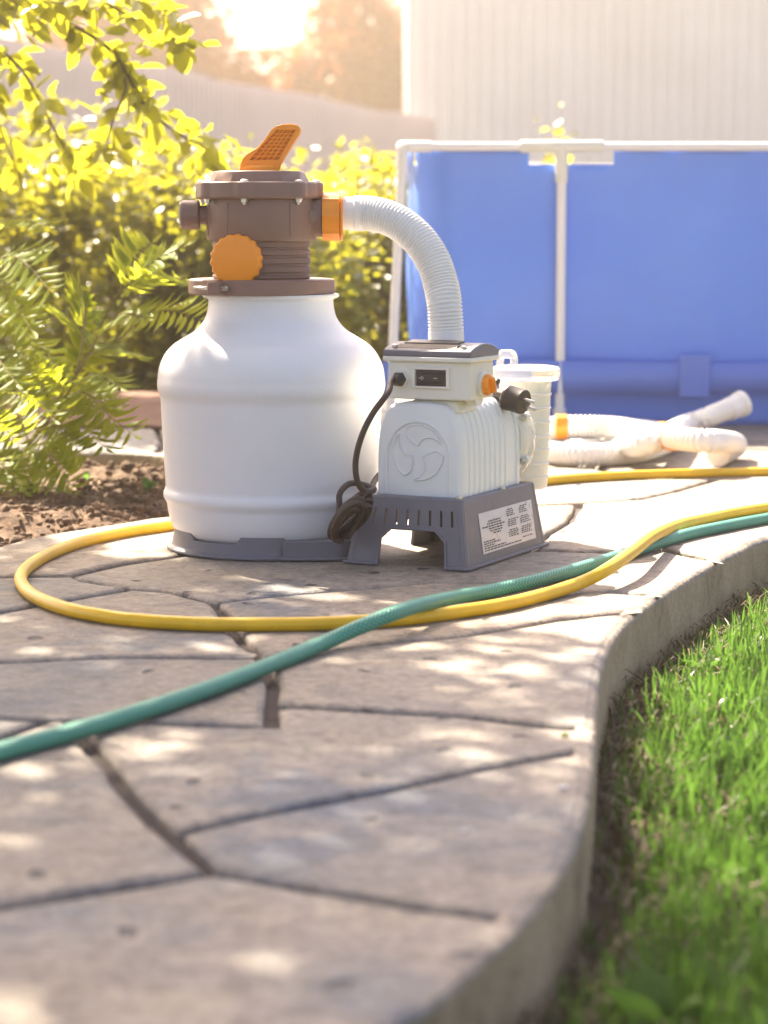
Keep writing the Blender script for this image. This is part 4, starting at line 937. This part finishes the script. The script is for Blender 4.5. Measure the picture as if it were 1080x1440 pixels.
flange((X0b-.004, Y0b, 0), (xa0+.002, Y0b, 0)); flange((xa1-.002, Y0b, 0), (X1b+.004, Y0b, 0)); flange((X1b, Y0b-.003, 0), (X1b, Y1b+.004, 0))
# raised lip round the arch
s = MB(); lip = []
for u, v in ((ua0, .03), (ua0, va-.16), (ua0+.085, va), (ua1-.085, va), (ua1, va-.16), (ua1, .03)):
    p = quadpt(Vector((X0b, Y0b, 0)), Vector((X1b, Y0b, 0)), Vector((X1t, Y0t, zt)), Vector((X0t, Y0t, zt)), u, v); lip.append(p+Vector((0, -.0008, 0)))
s.tube(lip, .0019, 8); s.build('arch_lip', 'grey', stand, smooth=60, fix=False)
# label on the side of the stand
def side_pt(y, z, out): f = z/zt; return Vector((X1b+(X1t-X1b)*f, y, z))+Vector((zt, 0, (X1b-X1t))).normalized()*out
ly0, ly1, lz0, lz1 = .055, .232, .014, .066
s = MB(); s.add([side_pt(ly0, lz0, .0006), side_pt(ly1, lz0, .0006), side_pt(ly1, lz1, .0006), side_pt(ly0, lz1, .0006)], [(0, 1, 2, 3)]); stk = s.build('rating_label', 'sticker', stand, smooth=0)
s = MB(); rp_ = random.Random(3)
def words(u0, u1, v, hgt, centre=False):
    L = (u1-u0); u = u0
    while u < u1-.006:
        wdt = rp_.uniform(.02, .055); e = min(u1, u+wdt); y0, y1 = ly0+(ly1-ly0)*u, ly0+(ly1-ly0)*e; z0 = lz0+(lz1-lz0)*v; z1 = z0+hgt
        s.add([side_pt(y0, z0, .0010), side_pt(y1, z0, .0010), side_pt(y1, z1, .0010), side_pt(y0, z1, .0010)], [(0, 1, 2, 3)]); u = e+.012
for k_, (a, b_) in enumerate(((.15, .37), (.13, .38), (.04, .46), (.15, .40), (.17, .39), (.22, .36))): words(a, b_, .74-k_*.062, .0017)
for k_, b_ in enumerate((.24, .33, .22, .42, .72)): words(.03, b_, .27-k_*.055, .0015)
for u0 in (.50, .74):
    for g in range(3):
        for k_ in range(4): words(u0+(0 if k_ else .02), u0+rp_.uniform(.12, .22), .90-g*.26-k_*.05, .0014)
words(.75, .95, .12, .0012)
s.build('label_print', 'print', stk, smooth=0, fix=False) if False else s.build('label_print', 'print', stand, smooth=0, fix=False)
# motor shell: arch section, flutes on the flanks
MY0, MY1 = .030, .222; mx0, mx1 = LP(529.5, 690, 1, MY0).x, LP(647, 690, 1, MY0).x; mc = (mx0+mx1)/2; mw = (mx1-mx0)/2; zb, ztop = zt+.0025, .2085
sec = []
half = [(1.0, 0), (1.0, .30), (.985, .52), (.95, .68), (.885, .80), (.79, .90), (.66, .965), (.48, .99), (.25, 1.0), (0, 1.003)]
hs = [(v.x, v.y) for v in spline([Vector((a, b_, 0)) for a, b_ in half], .045)]
sec = [(mc+mw*a, zb+(ztop-zb)*b_) for a, b_ in hs]+[(mc-mw*a, zb+(ztop-zb)*b_) for a, b_ in hs[::-1][1:]]
ns = len(sec); s = MB(); vs = []; fs = []; ys = []
y = MY0; ys = [(MY0, -.006), (MY0+.002, -.0022), (MY0+.005, 0), (MY0+.022, 0)]
y = MY0+.026
for k_ in range(8):
    ys += [(y, .0), (y+.002, .0017), (y+.0075, .0017), (y+.0095, .0)]; y += .0168
ys += [(MY1-.012, 0), (MY1-.010, .0025), (MY1-.002, .0025), (MY1, 0)]
for y, off in ys:
    for i, (x, z) in enumerate(sec):
        p0_, p1_ = sec[max(0, i-1)], sec[min(ns-1, i+1)]; nx, nz = (p1_[1]-p0_[1]), -(p1_[0]-p0_[0]); L = math.hypot(nx, nz); nx, nz = nx/L, nz/L
        oo = off if off < 0 or y > MY1-.015 else off*min(1, max(0, (1.02-(z-zb)/(ztop-zb))*7))
        vs.append((x+nx*oo, y, max(zb, z+nz*oo)))
for q in range(len(ys)-1):
    for i in range(ns-1): fs.append((q*ns+i, q*ns+i+1, (q+1)*ns+i+1, (q+1)*ns+i))
fs += [tuple(range(ns)), tuple((len(ys)-1)*ns+i for i in range(ns))[::-1]]
s.add(vs, fs); shell = s.build('motor_shell', 'white2', pump, smooth=38)
# raised arch panel and fan emblem on the front
def fr_(u, v): return (mc+mw*u, zb+(ztop-zb)*v)
arch_in = [(-.76, .0), (-.76, .38)]+[(-.76*math.cos(q), .40+.40*math.sin(q)) for q in [i*PI/16 for i in range(1, 16)]]+[(.76, .38), (.76, .0)]
lipp = [Vector((fr_(u, max(.012, v))[0], MY0-.0002, fr_(u, max(.012, v))[1])) for u, v in arch_in]
s = MB(); s.tube(lipp, .0020, 8); s.build('arch_ridge', 'white2', shell, smooth=60, fix=False)
ec = Vector((mc+.0005, 0, zb+(ztop-zb)*.465)); ER = mw*.60
for k_ in range(3):
    a0 = R(68)+k_*2*PI/3; pts = []
    for i in range(13): a = a0+R(48)-i*R(96)/12; pts.append((ec.x+ER*math.cos(a), ec.z+ER*math.sin(a)))
    for i in range(9):
        t_ = i/8; rr = ER*(1-t_)+ER*.26*t_; a = a0-R(48)+R(34)*math.sin(t_*PI*.55)+R(28)*t_; pts.append((ec.x+rr*math.cos(a), ec.z+rr*math.sin(a))) if i else None
    for i in range(9):
        t_ = i/8; rr = ER*.26*(1-t_)+ER*t_; a = a0+R(48)-R(12)*(1-t_)+R(16)*math.sin(t_*PI); pts.append((ec.x+rr*math.cos(a), ec.z+rr*math.sin(a))) if 0 < i < 8 else None
    s = MB(); s.prism(pts, (0, MY0-.0012, 0), (1, 0, 0), (0, 0, 1), (0, .003, 0)); s.build('fan_emblem', 'white2', shell, smooth=30, bevel=.0006)
    rim = [Vector((x, MY0-.0014, z)) for x, z in pts]; rim.append(rim[0]); s = MB(); s.tube(rim, .0009, 6, caps=False); s.build('emblem_ridge', 'white2', shell, smooth=60, fix=False)
for x, y in ((mx0-.006, .024), (mx1+.002, .022), (mx1+.007, .150), (mx0-.006, .20)):
    s = MB(); s.lathe([(.0042, zt+.002), (.0042, zt+.0045), (.0025, zt+.0058), (0, zt+.006)], 14, (x, y, 0)); s.build('screw', 'steel', shell, smooth=40)
# pump head: disc with clear ring and screws
hc = Vector((mc+.004, 0, .146))
s = MB(); s.lathe([(.030, MY1-.002), (.060, MY1-.001), (.064, MY1+.004), (.064, MY1+.018), (.060, MY1+.021), (.03, MY1+.022)], 64, hc, 'y'); vh = s.build('pump_head', 'cream', pump, smooth=40)
s = MB(); s.lathe([(.062, MY1+.0215), (.068, MY1+.0225), (.068, MY1+.030), (.060, MY1+.031), (.05, MY1+.031)], 64, hc, 'y'); s.build('clear_ring', 'clear', vh, smooth=40)
for a in (R(28), R(-24), R(80), R(135), R(190), R(245), R(-70)):
    c = hc+Vector((.0665*math.cos(a), MY1+.004, .0665*math.sin(a))); s = MB(); s.lathe([(.0068, 0), (.0068, .012)], 18, c-Vector((0, .0, 0)), 'y'); bo = s.build('screw_boss', 'cream', vh, smooth=40)
    s = MB(); s.lathe([(.0042, 0), (.0042, -.0022), (.003, -.003), (0, -.003)], 12, c, 'y'); s.build('screw', 'steel', vh, smooth=40)
s = MB(); s.lathe([(.035, MY1+.02), (.035, MY1+.07)], 40, hc+Vector((0, 0, -.005)), 'y'); s.build('inlet_pipe', 'cream', vh, smooth=40)
# strainer pot with clear lid
sc_ = LP(738, 600, 1, .325); SX, SY = sc_.x, .325; z0, z1 = LP(738, 686, 1, .325).z, LP(738, 534, 1, .325).z
pf = [(0, z0), (.028, z0), (.0315, z0+.002)]; nrb = 7
for k_ in range(nrb):
    z = z0+.016+k_*(z1-z0-.016)/nrb; r = .0325+.0035*k_/nrb; pf += [(r, z-.0022), (r+.0016, z-.0008), (r+.0016, z+.0008), (r, z+.0022)]
pf += [(.0365, z1-.004), (.0365, z1), (.030, z1)]
s = MB(); s.lathe(pf, 64, (SX, SY, 0)); pot = s.build('strainer_pot', 'cream', pump, smooth=35)
def teeth(a, i): return (.0006*math.cos(36*a) if i in (1, 2) else 0)
zl = LP(738, 514, 1, .325).z
s = MB(); s.lathe([(.038, z1-.001), (.046, z1), (.0475, z1+.008), (.0485, z1+.010), (.0485, z1+.015), (.0465, z1+.018), (.038, z1+.0195), (.0, z1+.0215)], 108, (SX, SY, 0), rmod=teeth); lid = s.build('strainer_lid', 'clear', pot, smooth=45)
hx = LP(713, 505, 1, .325).x; zz = z1+.0195; op = [(-.0145, 0), (-.0135, .014), (-.0105, .0205), (-.005, .0225), (.005, .0225), (.0105, .0205), (.0135, .014), (.0145, 0), (.007, 0), (.0065, .011), (-.0065, .011), (-.007, 0)]
s = MB(); s.prism(op, (hx, SY-.007, zz-.001), (1, 0, 0), (0, 0, 1), (0, .014, 0)); s.build('lid_grip', 'clear', pot, smooth=40, bevel=.002)
# control box
BX0, BX1, BY0, BY1 = LP(546, 530, 1, .030).x, LP(659, 530, 1, .030).x, .030, .110; bz0, bz1 = .2125, .2615
s = MB(); q = .010; s.prism([(BX0, BY0), (BX1-.014, BY0), (BX1, BY0+.006), (BX1, BY1), (BX0, BY1)], (0, 0, bz0), (1, 0, 0), (0, 1, 0), (0, 0, bz1-bz0)); box = s.build('control_box', 'cream', pump, smooth=30, bevel=.0025, bseg=3)
s = MB(); s.box(((BX0+BX1)/2, (BY0+BY1)/2, bz1+.0028), (BX1-BX0+.0115, BY1-BY0+.012, .0066)); s.build('box_rim', 'cream', box, bevel=.002)
s = MB(); s.prism([(-.036, -.016), (.036, -.016), (.030, .0), (-.030, .0)], ((BX0+BX1)/2+.002, BY0+.012, bz0-.001), (1, 0, 0), (0, 0, 1), (0, .06, 0)); s.build('box_saddle', 'cream', box, bevel=.003)
lw, ld = (BX1-BX0)/2+.0055, (BY1-BY0)/2+.0055; cxm, cym = (BX0+BX1)/2, (BY0+BY1)/2; zl = bz1+.0061
prof_ = [(-ld, 0), (-ld, .0072)]+[(-ld+2*ld*i/14, .0072+.0095*math.sin(PI*i/14)**.8) for i in range(1, 14)]+[(ld, .0072), (ld, 0)]
s = MB(); s.prism(prof_, (cxm-lw, cym, zl), (0, 1, 0), (0, 0, 1), (2*lw, 0, 0)); lid_ = s.build('box_lid', 'grey', box, smooth=30, bevel=.002, bseg=3)
s = MB(); s.box((cxm-.004, cym-.012, zl+.0165), (.075, .026, .004), Matrix.Rotation(R(6), 3, 'X')); s.build('display_window', 'black', box, bevel=.0015)
s = MB(); s.box((cxm-.004, cym-.0325, zl+.0118), (.085, .012, .003), Matrix.Rotation(R(28), 3, 'X')); s.build('button_strip', 'black', box, bevel=.001)
for x in (-.050, .047): s = MB(); s.lathe([(.0035, 0), (.0035, .003), (0, .004)], 12, (cxm+x, cym-.034, zl+.0110)); s.build('lid_screw', 'steel', box, smooth=40)
# rocker switch
a, b_ = LP(586, 519, 1, BY0), LP(627, 544, 1, BY0); swx, swz = (a.x+b_.x)/2, (a.z+b_.z)/2; sw, sh = b_.x-a.x, a.z-b_.z
s = MB()
for (ox, oz, dx, dz) in ((0, sh/2+.0012, sw+.012, .0030), (0, -sh/2-.0012, sw+.012, .0030), (-sw/2-.0035, 0, .0045, sh), (sw/2+.0035, 0, .0045, sh)): s.box((swx+ox, BY0-.0012, swz+oz), (dx, .005, dz))
s.build('switch_surround', 'cream', box, bevel=.0008)
s = MB(); s.box((swx, BY0-.0004, swz), (sw, .003, sh)); s.build('switch_plate', 'black', box, bevel=.0006)
s = MB(); s.box((swx, BY0-.0028, swz), (sw*.72, .004, sh*.52), Matrix.Rotation(R(7), 3, 'Z')); s.build('rocker', 'black', box, bevel=.0008)
s = MB(); s.tube([Vector((swx-.010+.0017*math.cos(q*PI/8), BY0-.0066, swz+.0017*math.sin(q*PI/8))) for q in range(17)], .00035, 5, caps=False); s.box((swx-.0135, BY0-.0066, swz), (.003, .0006, .0006)); s.box((swx+.008, BY0-.0050, swz), (.005, .0012, .0007)); s.build('switch_marks', 'sticker', box, smooth=0, fix=False)
# cable gland
gc = LP(563.5, 533, 1, BY0); gv_ = Vector((0, -1, 0))
s = MB(); s.lathe([(.0125, -.002), (.0125, .003), (.0115, .0036), (0, .0036)], 6, gc, gv_); s.build('gland_nut', 'cream', box, smooth=20, bevel=.0006)
s = MB(); s.lathe([(.0098, .003), (.0098, .009), (.0075, .012), (.0045, .016), (0, .016)], 6, gc, gv_); s.build('cable_gland', 'black', box, smooth=20, bevel=.0006)
# orange knob on the side
kc = LP(676, 541, 0, BX1); kc.x = BX1
s = MB(); s.lathe([(.0165, -.003), (.0165, .004), (.013, .0065), (0, .0065)], 36, kc+Vector((0, .002, 0)), 'x'); s.lathe([(.016, -.012), (.016, .0015)], 30, kc+Vector((-.004, .002, -.011)), 'x'); s.build('drain_boss', 'cream', box, smooth=40)
def kn(a, i): return .0008*math.cos(14*a) if i in (1, 2) else 0
s = MB(); s.lathe([(.0115, .006), (.0130, .0065), (.0130, .0115), (.0115, .0135), (0, .0135)], 84, kc+Vector((0, .001, 0)), 'x', rmod=kn); kb = s.build('orange_knob', 'orange', box, smooth=40)
s = MB(); s.box(kc+Vector((.0165, .001, 0)), (.009, .0055, .021), Matrix.Rotation(R(20), 3, 'X')); s.build('knob_grip', 'orange', box, bevel=.002)
# outlet pipe below the hose
HP = Vector((LP(628, 486, 1, .137).x, .137, 0))
s = MB(); s.lathe([(.024, .196), (.024, .262), (.0275, .262), (.0275, .275)], 40, HP); s.build('outlet_pipe', 'cream', pump, smooth=40)
# mains lead: from the gland down, gathered in a coil, the plug tucked by the strainer
def W2L(p): return Mi @ Vector(p)
cp = [gc+Vector((0, -.010, 0)), gc+Vector((-.003, -.022, -.004))]+[W2L(D(*p)) for p in [(545, 553, 2.935), (524, 582, 2.93), (508, 615, 2.925), (500, 650, 2.93), (503, 678, 2.935), (514, 691, 2.95), (526, 688, 2.985), (512, 682, 3.01), (492, 680, 3.005), (478, 694, 2.99), (477, 715, 2.985)]]
def loop(cx, cy, rx, ry, d0, tilt, n_=10, a0=1.2):
    r = []
    for i in range(n_):
        a = a0+2*PI*i/n_; ex, ey = rx*math.cos(a), ry*math.sin(a); r.append(W2L(D(cx+ex*math.cos(tilt)-ey*math.sin(tilt), cy+ex*math.sin(tilt)+ey*math.cos(tilt), d0+.022*math.sin(a+.6))))
    return r
for k_, (cx, cy, rx, ry, d0, tl) in enumerate(((492, 722, 10, 40, 2.968, .72), (487, 728, 12, 34, 2.958, .66), (494, 728, 9, 37, 2.975, .80), (489, 733, 13, 31, 2.950, .60), (494, 734, 10, 33, 2.962, .85), (488, 737, 11, 27, 2.955, .55))): cp += loop(cx, cy, rx, ry, d0, tl)
cp += [W2L(D(515, 705, 3.02)), Vector((-.175, .10, .10)), Vector((-.165, .16, .13)), Vector((-.150, .205, .19)), Vector((-.09, .225, .222)), Vector((-.045, .205, .226))]
pl0, pl1 = W2L(D(688, 551, 3.14)), W2L(D(737, 566, 3.105))
cp += [pl0-(pl1-pl0)*.3, pl0]
s = MB(); s.tube(spline(cp, .004), .0040, 10); cordo = s.build('power_cord', 'cord', pump, smooth=60, fix=False)
ax = (pl1-pl0).normalized(); Lp = (pl1-pl0).length
s = MB(); s.lathe([(.0045, -.002), (.0068, .004), (.0080, Lp*.36), (.0085, Lp*.46), (.0160, Lp*.50), (.0172, Lp*.53), (.0172, Lp*.60), (.0165, Lp*.62), (.0168, Lp*.98), (.0155, Lp), (0, Lp)], 30, pl0, ax); s.build('plug', 'black', cordo, smooth=40)
sd2 = ax.cross(Vector((0, 0, 1))).normalized(); up2 = sd2.cross(ax)
for q in (-1, 1):
    c = pl1+(up2*.8+sd2*.55).normalized()*q*.0062; s = MB(); s.tube([c-ax*.002, c+ax*.0165, c+ax*.0185], lambda i, L: (.0023, .0023, .0014)[i], 12); s.build('plug_pin', 'steel', cordo, smooth=50)

# ------------------------------------------------------------------ ribbed hose from valve to pump
ch = empty('connecting_hose', TK); tag(ch, 'white ribbed hose arching from the filter valve down to the pump', 'hose')
he = Mp @ Vector((HP.x, HP.y, .275)); hy0, hy1 = TK.y, he.y
cpx = [(505, 300), (522, 300.5), (545, 306), (568, 318.5), (590, 338), (608, 365), (619, 396), (625, 428), (627.5, 466)]
path = [D(x, y, hy0+(hy1-hy0)*min(1, max(0, (i-.5)/6.5))) for i, (x, y) in enumerate(cpx)]
ribbed(path, 23.6*S, .0012, .0045, 'ribbed_tube', ch, TK, seg=32)
a, b_ = D(482, 300, hy0)-TK, D(511, 300, hy0)-TK; s = MB(); s.tube([a, a.lerp(b_, .55), a.lerp(b_, .57), b_], lambda i, L: (23*S, 23*S, 25*S, 25*S)[i], 36); s.build('hose_cuff', 'hosewhite', ch, smooth=40)
a, b_ = D(627, 463, hy1)-TK, D(628, 488, hy1)-TK; s = MB(); s.tube([a, a.lerp(b_, .1), a.lerp(b_, .12), b_], lambda i, L: (24*S, 24*S, 24.8*S, 24.8*S)[i], 36); s.build('hose_cuff', 'hosewhite', ch, smooth=40)
def nutk(a, i): return 2.2*S*max(0, math.cos(8*a))**6 if i in (1, 2) else 0
s = MB(); s.lathe([(24*S, tx(456)), (32*S, tx(456.5)), (32*S, tx(480)), (30*S, tx(482)), (23*S, tx(482.5))], 128, (0, 0, z2), Vector((1, 0, 0)), rmod=nutk); s.build('union_nut', 'orange', ch, smooth=40)
s = MB(); s.lathe([(30*S, tx(482)), (34*S, tx(482.2)), (34*S, tx(485)), (24*S, tx(485.2))], 64, (0, 0, z2), Vector((1, 0, 0))); s.build('nut_collar', 'orange', ch, smooth=40)

# ------------------------------------------------------------------ garden hoses
YR, GR = .0079, .0082
def ghose(name, pts, r, material, label):
    p3 = [G(x, y, r+l-.0008) for x, y, l in pts]; sp = spline(p3, .008); o_ = empty(name, (p3[0].x, p3[0].y, 0)) if False else None
    s = MB(); s.tube(sp, r, 20); ob = s.build(name, material, None, smooth=80, fix=False); return tag(ob, label, 'garden hose')
yp = [(1250, 652, 0), (1150, 658, 0), (1080, 663, 0), (950, 666, 0), (850, 670, 0), (770, 676, 0), (690, 686, 0), (560, 700, 0), (420, 712, 0), (300, 727, 0), (240, 739, 0), (180, 748, 0), (120, 761, 0), (72, 778, 0), (40, 797, 0), (29, 815, 0), (43, 835, 0), (80, 852, 0), (130, 864, 0), (200, 873, 0), (300, 878, 0), (400, 878, 0), (480, 876, 0), (560, 871, 0), (620, 864, 0), (700, 852, 0), (760, 838, 0), (815, 820, .004), (855, 800, .016), (890, 775, .023), (918, 754, .020), (955, 738, .008), (1000, 728, 0), (1040, 720, 0), (1080, 714, 0), (1150, 706, 0), (1300, 695, 0)]
gp = [(-160, 1112, 0), (-80, 1085, 0), (0, 1057, 0), (100, 1030, 0), (200, 1000, 0), (300, 966, 0), (400, 927, 0), (460, 902, .003), (510, 880, .013), (550, 864, .019), (590, 851, .017), (640, 840, .007), (690, 831, 0), (760, 815, 0), (840, 792, 0), (900, 772, 0), (960, 753, 0), (1020, 740, 0), (1080, 729, 0), (1160, 716, 0), (1320, 700, 0)]
ghose('garden_hose', yp, YR, 'yellow', 'yellow rubber garden hose looping round the filter tank')
ghose('garden_hose', gp, GR, 'green', 'green braided garden hose running across the stone patio')

# crumbs on the stones
for (x, y, r, mt, lb) in ((793, 1110, .004, 'sticker', 'small pale pebble near the curved patio edge'), (652, 1170, .003, 'sticker', 'tiny pale pebble lying on a bluish stone'), (795, 1036, .005, 'frond', 'shred of green leaf fallen on the stone by the patio edge')):
    p = G(x, y); s = MB(); q = []
    for i in range(8):
        a = 2*PI*i/8; rr = r*random.uniform(.7, 1.2); q.append((rr*math.cos(a), rr*.6*math.sin(a)))
    s.prism(q, (0, 0, 0), (1, 0, 0), (0, 1, 0), (0, 0, r*.6)); o = s.build('pebble' if mt == 'sticker' else 'leaf_shred', mt, smooth=60, bevel=r*.2); o.location = (p.x, p.y, .0002); tag(o, lb, 'pebble' if mt == 'sticker' else 'leaf')

# ------------------------------------------------------------------ hazy sunlit air
HAZE = True
if HAZE:
    s = MB(); s.box((0, 17, 2.4), (60, 60, 7.4)); hz = s.build('haze', 'white', smooth=0); kind(hz, 'stuff'); tag(hz, 'warm sunlit haze filling the garden air', 'haze')
    m = bpy.data.materials.new('haze_air'); m.use_nodes = True; t = m.node_tree; t.nodes.clear(); out = t.nodes.new('ShaderNodeOutputMaterial')
    pv = t.nodes.new('ShaderNodeVolumePrincipled'); pv.inputs['Color'].default_value = (1.0, .84, .66, 1); pv.inputs['Density'].default_value = .009; pv.inputs['Anisotropy'].default_value = .7
    t.links.new(pv.outputs[0], out.inputs['Volume']); hz.data.materials.clear(); hz.data.materials.append(m)
